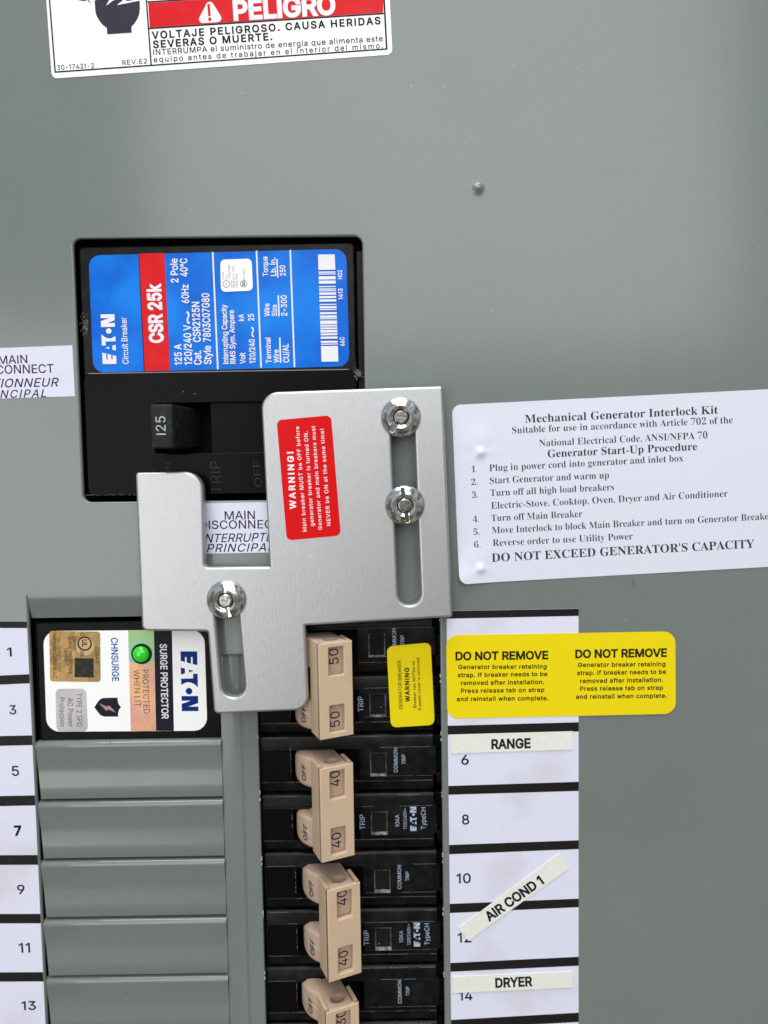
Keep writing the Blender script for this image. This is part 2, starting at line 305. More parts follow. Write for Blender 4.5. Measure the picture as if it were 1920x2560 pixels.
# ------------------------------------------------------------------ lettering
# letter outlines: character code: [advance, [bezier outlines as handle, point, handle ...]]
GLYPHS = {
's': {
65: [480, [[39,0,16,0,78,170,140,339,201,509,226,509,251,509,276,509,338,339,401,170,463,0,440,0,418,0,395,0,359,101,323,202,287,302,281,321,273,344,264,372,255,400,245,435,232,478,236,478,241,478,245,478,233,435,222,399,213,371,204,343,196,320,191,302,155,202,120,101,85,0,62,0],[197,142,110,142,110,161,110,180,110,199,197,199,283,199,370,199,370,180,370,161,370,142,283,142]]],
66: [456, [[122,0,60,0,60,170,60,339,60,509,120,509,181,509,241,509,276,509,306,503,329,491,352,479,369,462,381,442,392,422,398,399,398,374,398,352,394,334,387,320,379,306,369,294,356,286,344,277,330,271,315,267,315,265,315,264,315,262,331,261,347,255,363,245,379,235,392,221,402,203,413,185,418,163,418,136,418,111,412,87,400,67,388,46,370,30,344,18,319,6,287,0,247,0,184,0],[125,115,125,57,165,57,205,57,245,57,284,57,313,65,330,80,347,95,355,114,355,137,355,154,351,170,342,184,334,198,321,209,306,218,290,227,271,231,248,231,207,231,166,231,125,231,125,173],[125,341,125,285,162,285,200,285,238,285,257,285,273,289,288,296,303,303,315,313,323,326,332,339,336,355,336,372,336,395,328,414,313,429,297,444,273,452,240,452,202,452,163,452,125,452,125,396]]],
67: [510, [[293,-7,267,-7,223,-7,184,4,150,25,116,46,89,76,70,115,50,154,40,201,40,254,40,308,50,354,70,393,89,432,116,462,150,484,184,505,223,516,267,516,293,516,317,512,340,504,363,497,384,486,402,471,420,457,436,439,448,418,460,398,468,374,473,348,451,348,430,348,408,348,404,366,398,381,389,395,381,408,370,419,357,428,345,438,331,444,315,449,300,454,284,456,267,456,236,456,208,448,184,432,159,417,139,394,125,364,111,334,103,297,103,254,103,211,111,175,125,145,140,115,159,92,184,76,209,61,236,53,267,53,284,53,300,55,315,60,331,65,345,71,357,81,370,90,381,101,389,114,398,128,404,143,408,160,430,160,451,160,473,160,469,135,460,111,448,91,436,70,421,52,402,38,384,23,363,12,341,5,318,-3]]],
68: [502, [[271,0,219,0,178,0,137,0,96,0,96,19,96,38,96,57,136,57,175,57,215,57,256,57,291,65,318,81,345,97,366,119,379,149,392,179,399,214,399,255,399,296,392,331,379,361,366,390,346,412,320,428,293,444,260,452,221,452,178,452,136,452,93,452,93,471,93,490,93,509,137,509,181,509,225,509,275,509,317,499,353,478,388,458,415,429,433,391,452,353,462,308,462,255,462,202,452,157,433,119,414,81,387,51,351,31,314,10],[103,509,125,509,125,339,125,170,125,0,103,0,82,0,60,0,60,170,60,339,60,509,82,509]]],
69: [418, [[165,0,60,0,60,170,60,339,60,509,164,509,268,509,372,509,372,490,372,471,372,452,290,452,207,452,125,452,125,396,125,341,125,286,202,286,278,286,355,286,355,267,355,248,355,229,278,229,202,229,125,229,125,172,125,114,125,57,208,57,292,57,375,57,375,38,375,19,375,0,270,0]]],
70: [410, [[82,0,60,0,60,170,60,339,60,509,163,509,266,509,369,509,369,490,369,471,369,452,288,452,206,452,125,452,125,394,125,336,125,278,198,278,272,278,346,278,346,259,346,240,346,221,272,221,198,221,125,221,125,147,125,74,125,0,103,0]]],
71: [520, [[309,-7,269,-7,223,-7,184,4,149,25,115,46,88,77,69,116,50,155,40,201,40,254,40,308,50,354,69,393,88,432,115,462,149,484,183,505,221,516,265,516,292,516,317,512,340,504,364,496,385,484,403,469,422,454,437,437,449,416,461,396,470,373,474,349,452,349,430,349,408,349,403,365,396,380,387,393,379,406,368,417,356,427,344,436,330,444,315,448,300,453,283,456,265,456,235,456,208,448,183,432,159,417,139,394,125,364,111,334,103,297,103,254,103,211,111,175,125,145,140,115,159,92,184,76,209,61,237,53,269,53,297,53,323,59,345,71,367,83,384,101,396,123,409,146,415,172,415,202,421,201,428,200,434,199,384,199,333,199,283,199,283,218,283,237,283,256,348,256,413,256,478,256,478,237,478,219,478,200,478,158,469,122,451,91,433,60,408,36,377,19,345,2]]],
72: [517, [[82,0,60,0,60,170,60,339,60,509,82,509,103,509,125,509,125,435,125,362,125,289,214,289,303,289,392,289,392,362,392,435,392,509,414,509,435,509,457,509,457,339,457,170,457,0,435,0,414,0,392,0,392,77,392,155,392,232,303,232,214,232,125,232,125,155,125,77,125,0,103,0]]],
73: [300, [[111,0,31,0,31,19,31,38,31,57,60,57,89,57,118,57,118,189,118,320,118,452,89,452,60,452,31,452,31,471,31,490,31,509,111,509,190,509,269,509,269,490,269,471,269,452,240,452,212,452,183,452,183,320,183,189,183,57,212,57,240,57,269,57,269,38,269,19,269,0,190,0]]],
74: [396, [[230,-7,185,-7,140,-7,104,6,75,33,47,59,33,97,33,145,33,155,33,164,33,173,55,173,76,173,98,173,98,164,98,155,98,145,98,114,106,91,122,74,137,58,159,50,185,50,211,50,232,58,248,74,264,91,272,114,272,145,272,267,272,388,272,509,293,509,315,509,336,509,336,388,336,267,336,145,336,97,322,59,294,33,266,6]]],
75: [467, [[146,189,104,145,104,169,104,193,104,216,116,232,128,247,139,261,151,275,162,290,174,303,187,317,199,331,212,344,262,399,313,454,364,509,392,509,420,509,448,509,376,431,304,353,231,276,230,276,229,276,228,276,187,233],[82,0,60,0,60,170,60,339,60,509,82,509,103,509,125,509,125,451,125,392,125,334,124,298,124,261,124,225,124,214,124,204,125,193,125,129,125,64,125,0,103,0],[398,0,372,0,311,86,249,173,188,259,201,276,215,293,228,309,302,206,375,103,449,0,423,0]]],
76: [393, [[160,0,60,0,60,170,60,339,60,509,82,509,103,509,125,509,125,358,125,208,125,57,203,57,282,57,361,57,361,38,361,19,361,0,261,0]]],
77: [628, [[81,0,60,0,60,170,60,339,60,509,91,509,121,509,152,509,193,402,235,294,277,187,280,180,284,170,287,159,291,148,295,136,299,123,303,110,307,97,311,84,315,71,319,59,322,49,317,49,312,49,307,49,310,59,314,70,318,83,322,95,326,108,330,121,334,134,338,147,342,158,346,170,349,179,352,187,394,294,435,402,476,509,507,509,537,509,568,509,568,339,568,170,568,0,547,0,525,0,504,0,504,97,504,194,504,291,504,302,504,314,504,327,505,340,505,354,505,369,505,383,506,398,506,413,506,428,507,443,507,457,509,457,511,457,513,457,508,441,503,426,498,409,492,393,487,378,482,363,477,348,472,334,467,322,463,309,459,299,456,291,418,194,380,97,342,0,323,0,305,0,286,0,248,97,209,194,170,291,167,299,163,309,159,321,155,333,150,346,145,361,140,376,135,391,129,408,124,424,118,441,112,457,114,457,117,457,119,457,119,444,120,431,120,416,120,401,121,387,121,372,121,357,121,342,122,328,122,315,122,302,122,291,122,194,122,97,122,0,101,0]]],
78: [523, [[82,0,60,0,60,170,60,339,60,509,85,509,111,509,136,509,205,400,274,291,343,183,349,174,355,164,363,151,370,138,379,123,388,107,396,90,405,73,414,55,411,55,408,54,405,54,403,72,401,90,401,108,400,126,399,142,399,157,399,172,399,185,399,195,399,300,399,404,399,509,420,509,442,509,463,509,463,339,463,170,463,0,438,0,412,0,387,0,325,97,264,193,202,290,194,303,186,316,177,331,169,345,159,362,148,381,137,400,123,424,108,452,111,453,115,453,119,454,120,428,121,405,122,384,123,362,124,344,124,328,125,312,125,300,125,291,125,194,125,97,125,0,103,0]]],
79: [533, [[311,-7,267,-7,223,-7,184,4,150,25,116,46,90,76,70,115,50,154,40,201,40,254,40,308,50,354,70,393,90,432,116,462,150,484,184,505,223,516,267,516,311,516,350,505,384,484,418,462,444,432,464,393,483,354,493,308,493,254,493,201,483,154,464,115,444,76,418,46,384,25,350,4],[236,53,267,53,297,53,325,61,349,76,374,91,394,114,408,144,423,174,430,211,430,254,430,298,423,335,408,365,394,395,374,417,349,433,325,448,297,456,267,456,236,456,209,448,184,433,159,417,140,394,125,364,111,334,103,297,103,254,103,211,111,174,125,144,140,114,159,92,184,76,209,61]]],
80: [444, [[82,0,60,0,60,170,60,339,60,509,118,509,177,509,235,509,274,509,307,502,332,487,358,473,377,454,390,430,402,405,409,378,409,348,409,317,402,290,390,265,377,241,358,222,332,207,307,193,274,186,235,186,193,186,151,186,109,186,109,205,109,224,109,242,150,242,191,242,233,242,259,242,281,247,297,256,313,265,325,278,333,294,341,310,344,328,344,348,344,368,341,386,333,402,325,417,313,430,297,439,280,448,259,452,232,452,196,452,160,452,125,452,125,301,125,151,125,0,103,0]]],
81: [533, [[274,121,245,159,268,159,290,159,313,159,332,134,351,109,369,85,374,78,379,71,384,65,412,27,440,-10,468,-48,446,-48,423,-48,401,-48,382,-23,364,2,346,27,341,33,336,39,331,46,302,84],[311,-7,267,-7,223,-7,184,4,150,25,116,46,90,76,70,115,50,154,40,201,40,254,40,308,50,354,70,393,90,432,116,462,150,484,184,505,223,516,267,516,311,516,350,505,384,484,418,462,444,432,464,393,483,354,493,308,493,254,493,201,483,154,464,115,444,76,418,46,384,25,350,4],[236,53,267,53,297,53,325,61,349,76,374,91,394,114,408,144,423,174,430,211,430,254,430,298,423,335,408,365,394,395,374,417,349,433,325,448,297,456,267,456,236,456,209,448,184,433,159,417,140,394,125,364,111,334,103,297,103,254,103,211,111,174,125,144,140,114,159,92,184,76,209,61]]],
82: [449, [[82,0,60,0,60,170,60,339,60,509,119,509,177,509,236,509,275,509,307,502,333,489,359,475,378,457,390,433,403,410,409,382,409,352,409,321,403,295,390,271,378,248,359,230,333,217,307,204,275,198,236,198,189,198,143,198,96,198,96,217,96,236,96,255,142,255,188,255,234,255,260,255,281,259,298,267,314,275,326,286,334,300,341,315,345,332,345,352,345,372,341,390,334,405,326,420,314,431,298,440,281,448,259,452,233,452,197,452,161,452,125,452,125,301,125,151,125,0,103,0],[378,0,353,0,312,76,271,153,230,229,254,229,279,229,303,229,344,153,386,76,428,0,403,0]]],
83: [446, [[263,-9,224,-9,187,-9,155,-3,128,9,100,21,79,38,64,60,49,82,40,107,38,137,60,137,82,137,104,137,106,117,112,101,123,88,134,75,149,65,166,59,184,52,203,49,224,49,247,49,268,53,286,60,304,68,319,78,329,92,340,105,346,121,346,139,346,155,341,169,332,179,323,189,311,198,296,205,281,211,264,217,245,222,224,228,204,234,184,239,142,251,109,268,86,289,63,311,52,339,52,372,52,401,60,426,75,448,90,469,111,486,138,498,164,510,194,516,227,516,261,516,290,510,316,498,342,486,362,469,377,449,392,428,400,404,401,378,380,378,358,378,337,378,335,403,323,423,302,437,281,451,256,459,225,459,203,459,184,455,167,448,151,441,138,431,129,418,120,406,115,391,115,376,115,358,120,344,131,334,142,323,154,314,169,308,184,302,199,297,212,293,230,289,247,284,264,279,279,275,295,270,312,264,328,257,344,248,359,238,373,227,385,214,395,198,404,181,408,162,408,139,408,111,401,86,386,64,372,41,351,24,323,11,296,-2]]],
84: [448, [[85,452,32,452,32,471,32,490,32,509,160,509,288,509,417,509,417,490,417,471,417,452,363,452,310,452,257,452,257,301,257,151,257,0,235,0,214,0,193,0,193,151,193,301,193,452,139,452]]],
85: [517, [[299,-8,259,-8,219,-8,184,0,154,15,124,31,101,53,85,80,68,107,60,138,60,173,60,285,60,397,60,509,81,509,103,509,124,509,124,399,124,288,124,178,124,154,130,132,141,113,152,94,167,79,187,68,207,57,231,52,259,52,287,52,311,57,331,68,351,79,366,94,377,113,387,132,393,154,393,178,393,288,393,399,393,509,414,509,436,509,457,509,457,397,457,285,457,173,457,138,449,107,433,80,416,53,393,31,363,15,334,0]]],
86: [480, [[229,0,204,0,141,170,79,339,16,509,39,509,62,509,84,509,120,408,156,307,192,206,198,189,206,166,215,137,224,109,235,73,248,31,243,31,239,31,235,31,247,74,258,110,267,138,276,166,284,189,290,206,325,307,360,408,395,509,417,509,440,509,463,509,401,339,340,170,278,0,253,0]]],
87: [686, [[180,0,155,0,109,170,63,339,16,509,38,509,60,509,82,509,109,404,136,300,163,196,168,179,172,163,175,145,179,128,183,111,187,94,190,76,194,58,197,40,194,40,192,40,189,40,193,58,196,76,200,94,203,111,207,128,211,145,215,163,220,179,224,196,251,300,279,404,306,509,331,509,355,509,380,509,407,404,434,300,462,196,466,179,470,163,474,145,478,128,482,111,486,94,490,76,494,58,497,40,494,40,491,40,488,40,492,58,495,76,499,94,502,111,506,128,510,145,515,163,519,179,523,196,550,300,576,404,603,509,625,509,647,509,670,509,623,339,577,170,530,0,505,0,480,0,455,0,426,108,397,215,368,323,362,344,357,367,351,391,346,416,341,444,336,475,341,475,345,475,350,475,345,445,340,419,335,395,330,371,324,347,318,323,289,215,260,108,230,0,205,0]]],
88: [474, [[43,0,18,0,84,95,151,190,217,284,217,268,217,252,217,236,155,327,92,418,29,509,54,509,79,509,104,509,129,473,153,437,178,400,188,385,197,372,204,361,211,350,217,340,223,329,229,318,236,306,243,292,240,292,236,292,232,292,239,306,246,318,252,329,258,339,264,350,272,361,279,372,288,385,298,400,323,437,348,473,374,509,398,509,422,509,446,509,384,419,321,329,259,239,259,255,259,271,259,287,324,191,390,96,456,0,431,0,406,0,382,0,352,43,322,86,292,129,283,143,275,155,268,165,262,175,256,185,250,195,244,206,238,217,230,231,235,231,240,231,244,231,238,218,231,207,225,196,219,186,213,176,206,166,199,155,191,143,182,129,152,86,122,43,91,0,67,0]]],
89: [472, [[225,0,203,0,203,69,203,139,203,208,141,308,79,409,16,509,41,509,66,509,91,509,125,454,159,399,192,344,203,326,213,309,222,292,231,275,240,255,250,230,241,230,232,230,224,230,233,255,242,276,251,293,260,310,270,327,280,344,314,399,347,454,381,509,406,509,430,509,455,509,393,409,330,308,268,208,268,139,268,69,268,0,247,0]]],
90: [438, [[161,0,42,0,42,15,42,31,42,46,119,159,196,272,273,385,284,400,295,415,306,431,318,446,329,461,341,476,343,469,346,461,348,454,327,453,306,453,285,452,264,452,244,452,223,452,162,452,101,452,40,452,40,471,40,490,40,509,159,509,278,509,397,509,397,493,397,477,397,462,321,351,245,240,169,129,158,113,146,97,134,81,122,65,110,49,97,33,95,40,93,47,90,54,111,55,132,56,152,57,173,57,193,57,214,57,276,57,338,57,399,57,399,38,399,19,399,0,280,0]]],
97: [389, [[182,-9,160,-9,136,-9,114,-4,94,5,75,14,59,27,48,45,36,62,30,83,30,108,30,130,35,147,43,161,52,175,63,185,78,193,92,201,108,207,125,211,143,215,160,218,178,220,201,223,219,225,234,227,248,228,258,231,265,235,272,239,276,245,276,255,276,255,276,256,276,257,276,272,273,286,267,297,261,308,252,316,240,322,228,328,213,331,196,331,178,331,162,328,149,322,136,317,126,309,118,301,110,292,104,283,100,274,80,280,61,285,41,291,50,314,62,332,79,346,95,360,113,369,133,375,153,381,173,384,194,384,208,384,223,383,239,379,255,376,271,370,286,360,301,351,313,338,322,320,332,303,337,280,337,251,337,168,337,84,337,0,317,0,297,0,277,0,277,17,277,35,277,52,275,52,274,52,272,52,268,43,261,34,252,25,243,15,230,7,215,1,200,-5],[155,45,170,45,193,45,212,50,228,59,243,68,255,79,263,93,271,107,276,122,276,138,276,155,276,173,276,190,273,187,268,184,259,182,251,180,242,178,231,176,221,174,210,172,200,171,190,170,182,169,175,168,161,166,147,163,134,159,121,154,111,148,103,139,96,131,92,119,92,105,92,92,95,81,102,72,109,63,118,57,130,52,142,48]]],
98: [424, [[261,-8,229,-8,206,-8,187,-4,172,4,158,12,146,21,138,31,129,42,123,51,118,59,116,59,114,59,112,59,112,39,112,20,112,0,92,0,72,0,53,0,53,170,53,339,53,509,73,509,93,509,114,509,114,446,114,382,114,319,115,319,117,319,118,319,123,327,129,336,137,346,145,356,157,365,171,373,186,381,205,384,229,384,261,384,289,376,313,361,337,345,356,322,370,293,383,263,390,229,390,189,390,149,383,114,370,84,356,55,337,32,313,16,289,0],[197,47,220,47,244,47,263,53,279,66,295,78,308,95,316,117,324,138,328,162,328,189,328,216,324,240,316,261,308,282,296,299,280,311,264,324,244,330,220,330,197,330,177,324,161,312,145,300,133,284,125,263,117,242,113,217,113,189,113,161,117,136,125,115,133,94,146,77,162,65,178,53]]],
99: [396, [[226,-8,207,-8,173,-8,143,0,117,16,91,33,71,56,56,85,41,114,34,149,34,187,34,227,41,262,56,291,71,321,91,343,117,360,143,376,173,384,207,384,226,384,243,382,260,377,276,372,292,365,305,356,319,347,330,335,340,322,350,309,357,294,362,277,342,272,322,267,303,262,300,272,296,281,290,289,285,297,278,305,270,311,262,317,253,322,242,325,232,328,220,330,207,330,182,330,161,323,145,310,129,297,116,280,108,258,100,237,96,213,96,187,96,162,100,139,108,117,116,96,129,79,145,66,161,53,182,46,207,46,220,46,232,48,243,52,253,55,263,60,271,66,279,72,286,80,292,89,297,97,301,107,304,117,324,112,343,107,363,102,358,85,351,70,341,56,332,43,320,31,306,21,293,12,277,4,261,-1,244,-6]]],
100: [424, [[219,-8,195,-8,164,-8,136,0,111,16,87,32,68,55,55,84,41,114,34,149,34,189,34,229,41,263,55,293,69,322,88,345,112,361,136,376,164,384,196,384,219,384,238,381,253,373,268,365,279,356,287,346,296,336,302,327,306,319,308,319,309,319,311,319,311,382,311,446,311,509,331,509,351,509,372,509,372,339,372,170,372,0,352,0,332,0,313,0,313,20,313,39,313,59,311,59,309,59,307,59,302,51,295,42,287,31,278,21,267,12,252,4,238,-4],[181,47,205,47,227,47,247,53,263,65,279,77,291,94,299,115,308,136,312,161,312,189,312,217,308,242,300,263,292,284,279,300,263,312,247,324,228,330,205,330,181,330,161,324,145,311,129,299,116,282,108,261,100,240,96,216,96,189,96,162,100,138,109,117,117,95,129,78,145,66,161,53]]],
101: [404, [[238,-8,212,-8,175,-8,143,0,117,16,90,33,70,56,56,85,41,114,34,148,34,187,34,226,41,260,55,290,69,319,89,343,115,359,141,376,171,384,205,384,226,384,246,381,266,374,285,367,303,356,319,341,335,326,348,306,357,282,366,258,371,228,371,194,371,186,371,178,371,169,272,169,174,169,75,169,75,187,75,204,75,221,163,221,250,221,338,221,329,215,319,208,310,202,310,227,306,249,298,269,290,288,278,303,263,314,247,325,228,330,205,330,182,330,163,325,146,313,130,302,118,288,109,270,100,251,96,232,96,211,96,200,96,189,96,178,96,150,101,126,110,106,120,87,134,72,151,61,168,51,189,46,212,46,228,46,241,48,254,53,266,57,277,64,285,73,294,82,301,93,306,105,325,101,345,96,365,91,359,71,349,54,335,39,321,24,303,13,283,4,262,-4]]],
102: [254, [[154,379,228,379,228,362,228,344,228,327,154,327,80,327,6,327,6,344,6,362,6,379,80,379],[101,0,81,0,81,144,81,288,81,432,81,453,86,471,96,486,106,500,119,511,135,519,152,526,169,530,187,530,201,530,213,529,222,527,232,525,238,523,243,521,238,503,233,486,227,468,224,470,220,471,215,472,210,473,203,474,195,474,176,474,163,469,154,460,146,451,142,437,142,419,142,279,142,140,142,0,121,0]]],
103: [425, [[238,-151,207,-151,179,-151,155,-147,134,-140,113,-132,96,-123,82,-110,69,-98,58,-84,51,-69,67,-60,84,-50,101,-41,107,-49,113,-57,122,-66,130,-75,141,-82,154,-88,168,-94,186,-97,207,-97,238,-97,263,-90,282,-75,302,-60,311,-37,311,-6,311,19,311,44,311,68,310,68,308,68,306,68,301,60,295,51,287,41,278,32,267,23,252,16,238,8,219,5,195,5,164,5,137,12,113,27,88,41,69,62,55,90,41,118,34,152,34,191,34,230,41,264,55,293,69,322,88,345,112,361,137,376,165,384,196,384,220,384,239,381,253,373,268,365,280,356,288,346,297,336,303,327,308,319,309,319,311,319,313,319,313,339,313,359,313,379,333,379,353,379,372,379,372,250,372,121,372,-9,372,-42,365,-69,350,-90,335,-111,316,-126,291,-136,266,-146],[181,59,205,59,228,59,248,64,264,75,280,86,292,101,300,121,308,141,312,165,312,193,312,220,308,243,300,264,292,284,280,301,264,312,248,324,228,330,205,330,181,330,161,324,145,312,129,299,117,283,109,262,100,242,96,219,96,193,96,166,100,143,109,123,117,103,129,87,145,76,162,65]]],
104: [410, [[114,249,114,227,114,151,114,76,114,0,93,0,73,0,53,0,53,170,53,339,53,509,73,509,93,509,114,509,114,435,114,361,114,287,110,287,106,287,102,287,114,322,131,347,152,362,174,377,199,384,227,384,253,384,276,379,295,369,315,358,330,342,341,321,352,299,357,273,357,240,357,160,357,80,357,0,337,0,316,0,296,0,296,78,296,157,296,235,296,265,288,288,273,304,258,321,237,329,210,329,192,329,175,325,161,317,146,309,135,298,126,283,118,267]]],
105: [166, [[73,0,53,0,53,126,53,253,53,379,73,379,93,379,114,379,114,253,114,126,114,0,93,0],[95,443,84,443,72,443,62,447,54,455,45,462,41,472,41,483,41,494,45,504,54,512,62,520,72,524,84,524,95,524,106,520,114,512,122,504,126,494,126,483,126,472,122,462,114,455,106,447]]],
106: [166, [[53,243,53,379,73,379,93,379,114,379,114,243,114,106,114,-30,114,-53,110,-73,102,-90,93,-107,81,-120,65,-129,48,-138,28,-143,4,-143,-1,-143,-5,-143,-10,-143,-10,-124,-10,-105,-10,-87,-6,-87,-2,-87,2,-87,20,-87,32,-82,40,-72,49,-62,53,-48,53,-29,53,107],[95,443,83,443,72,443,62,447,53,455,45,462,41,472,41,483,41,494,45,504,53,512,62,520,72,524,83,524,95,524,105,520,114,512,122,504,126,494,126,483,126,472,122,462,114,455,105,447]]],
107: [381, [[132,158,110,137,110,162,110,187,110,212,113,212,117,212,121,212,175,268,230,323,284,379,310,379,335,379,360,379,301,319,243,259,184,199,182,199,179,199,177,199,155,178],[73,0,53,0,53,170,53,339,53,509,73,509,93,509,114,509,114,339,114,170,114,0,93,0],[320,0,294,0,245,62,197,124,148,186,162,200,177,214,191,229,252,152,312,76,372,0,346,0]]],
108: [189, [[147,-2,139,-2,110,-2,88,5,74,20,60,35,53,57,53,84,53,226,53,367,53,509,73,509,93,509,114,509,114,372,114,235,114,99,114,81,116,69,120,62,125,55,133,52,146,52,152,52,157,52,160,53,164,53,167,54,170,54,173,37,177,20,181,3,175,1,169,0,162,-1,154,-2]]],
109: [610, [[73,0,53,0,53,126,53,253,53,379,72,379,92,379,112,379,112,351,112,323,112,295,111,295,109,295,108,295,113,316,121,332,132,346,144,359,157,369,172,376,187,383,203,386,219,386,247,386,270,378,287,361,305,344,316,322,321,295,318,295,315,295,312,295,317,313,325,329,337,343,349,357,364,367,381,375,398,382,416,386,437,386,459,386,479,381,497,372,515,362,530,348,541,328,551,309,557,285,557,255,557,170,557,85,557,0,536,0,516,0,496,0,496,85,496,169,496,254,496,281,488,301,473,313,457,325,439,330,419,330,402,330,387,327,374,320,362,313,352,303,345,290,339,278,335,263,335,247,335,165,335,82,335,0,315,0,295,0,274,0,274,87,274,173,274,260,274,281,267,298,253,311,239,324,221,330,199,330,185,330,171,327,158,320,144,313,134,303,126,289,118,276,114,258,114,238,114,159,114,79,114,0,93,0]]],
110: [410, [[114,249,114,227,114,151,114,76,114,0,93,0,73,0,53,0,53,126,53,253,53,379,72,379,92,379,112,379,112,349,112,318,112,287,109,287,106,287,102,287,114,322,131,347,152,362,174,377,199,384,227,384,253,384,276,379,295,369,314,358,330,342,341,321,352,299,357,273,357,240,357,160,357,80,357,0,337,0,316,0,296,0,296,78,296,157,296,235,296,265,288,288,273,304,258,321,237,329,210,329,192,329,175,325,161,317,146,309,135,298,126,283,118,267]]],
111: [415, [[242,-8,207,-8,173,-8,143,0,117,16,91,33,71,56,56,85,41,114,34,149,34,187,34,227,41,262,56,291,71,321,91,343,117,360,143,376,173,384,207,384,242,384,273,376,299,360,325,343,345,321,359,291,374,262,381,227,381,187,381,149,374,114,359,85,345,56,325,33,299,16,273,0],[182,46,207,46,233,46,254,53,270,66,287,79,299,96,307,117,315,139,319,162,319,187,319,213,315,236,307,258,299,280,287,297,270,310,254,323,233,330,207,330,182,330,161,323,145,310,129,297,116,280,108,258,100,237,96,213,96,187,96,162,100,139,108,117,116,96,129,79,145,66,161,53]]],
112: [424, [[73,-143,53,-143,53,31,53,205,53,379,72,379,92,379,112,379,112,359,112,339,112,319,114,319,116,319,118,319,123,327,129,336,137,346,145,356,157,365,171,373,186,381,205,384,229,384,261,384,289,376,313,361,337,345,356,322,370,293,383,263,390,229,390,189,390,149,383,114,370,84,356,55,337,32,313,16,289,0,261,-8,229,-8,206,-8,187,-4,173,4,158,12,146,21,138,31,130,42,123,51,118,59,117,59,115,59,114,59,114,-8,114,-76,114,-143,93,-143],[197,47,220,47,244,47,263,53,279,66,295,78,308,95,316,117,324,138,328,162,328,189,328,216,324,240,316,261,308,282,296,299,280,311,264,324,244,330,220,330,197,330,177,324,161,312,145,300,133,284,125,263,117,242,113,217,113,189,113,161,117,136,125,115,133,94,146,77,162,65,178,53]]],
113: [424, [[372,31,372,-143,351,-143,331,-143,311,-143,311,-76,311,-8,311,59,309,59,308,59,306,59,302,51,295,42,287,31,278,21,267,12,252,4,238,-4,219,-8,195,-8,164,-8,136,0,111,16,87,32,68,55,55,84,41,114,34,149,34,189,34,229,41,263,55,293,69,322,88,345,112,361,136,376,164,384,196,384,219,384,238,381,253,373,268,365,279,356,287,346,296,336,302,327,307,319,309,319,311,319,313,319,313,339,313,359,313,379,332,379,352,379,372,379,372,205],[181,47,205,47,227,47,247,53,263,65,279,77,291,94,299,115,308,136,312,161,312,189,312,217,308,242,300,263,292,284,279,300,263,312,247,324,228,330,205,330,181,330,161,324,145,311,129,299,116,282,108,261,100,240,96,216,96,189,96,162,100,138,109,117,117,95,129,78,145,66,161,53]]],
114: [259, [[73,0,53,0,53,126,53,253,53,379,72,379,92,379,112,379,112,360,112,340,112,321,113,321,114,321,115,321,122,340,135,355,152,367,170,379,190,385,213,385,218,385,223,385,229,384,235,384,240,384,243,384,243,363,243,343,243,322,242,323,237,323,230,324,223,325,215,326,207,326,189,326,173,322,159,315,145,307,134,297,126,284,118,270,114,255,114,237,114,158,114,79,114,0,93,0]]],
115: [365, [[211,-8,182,-8,156,-8,133,-4,112,3,92,11,75,23,62,38,49,53,40,72,36,94,55,98,74,102,94,107,99,86,109,70,124,60,139,50,158,45,181,45,208,45,229,51,244,62,260,74,268,87,268,103,268,116,263,127,254,136,245,144,231,151,212,155,191,160,170,165,149,170,115,178,89,191,72,208,55,225,47,247,47,274,47,296,53,315,65,332,77,348,94,361,115,370,136,380,160,384,187,384,213,384,235,380,254,372,272,365,287,353,299,339,310,325,319,309,324,290,305,286,287,281,268,277,263,292,255,304,243,316,230,327,212,333,187,333,165,333,146,327,131,317,116,306,109,293,109,277,109,263,114,252,124,243,134,235,150,228,172,223,191,218,210,214,229,209,264,201,290,188,306,171,323,154,331,133,331,107,331,84,325,64,312,47,300,30,282,16,260,6,237,-3]]],
116: [227, [[138,379,204,379,204,362,204,344,204,327,138,327,72,327,6,327,6,344,6,362,6,379,72,379],[65,345,65,471,85,471,106,471,126,471,126,347,126,222,126,98,126,81,129,69,136,61,143,54,154,50,170,50,174,50,179,50,185,51,191,52,197,53,202,54,206,36,209,19,213,2,207,0,200,-2,192,-3,184,-4,176,-4,168,-4,136,-4,110,4,92,21,74,38,65,62,65,93,65,219]]],
117: [410, [[211,-5,182,-5,157,-5,134,0,115,11,95,21,80,37,69,59,58,80,53,107,53,139,53,219,53,299,53,379,73,379,93,379,114,379,114,301,114,222,114,144,114,114,121,91,137,75,152,58,173,50,200,50,218,50,235,54,249,62,264,70,275,81,283,97,292,112,296,131,296,153,296,228,296,304,296,379,316,379,337,379,357,379,357,253,357,126,357,0,337,0,318,0,298,0,298,31,298,61,298,92,301,92,304,92,307,92,295,57,279,32,257,17,235,2]]],
118: [389, [[184,0,163,0,114,126,66,253,17,379,40,379,62,379,84,379,111,305,138,230,165,155,174,132,181,110,187,87,193,64,199,42,206,21,198,21,191,21,184,21,191,42,197,64,203,87,209,110,216,132,224,155,251,230,278,305,305,379,327,379,349,379,371,379,323,253,275,126,226,0,205,0]]],
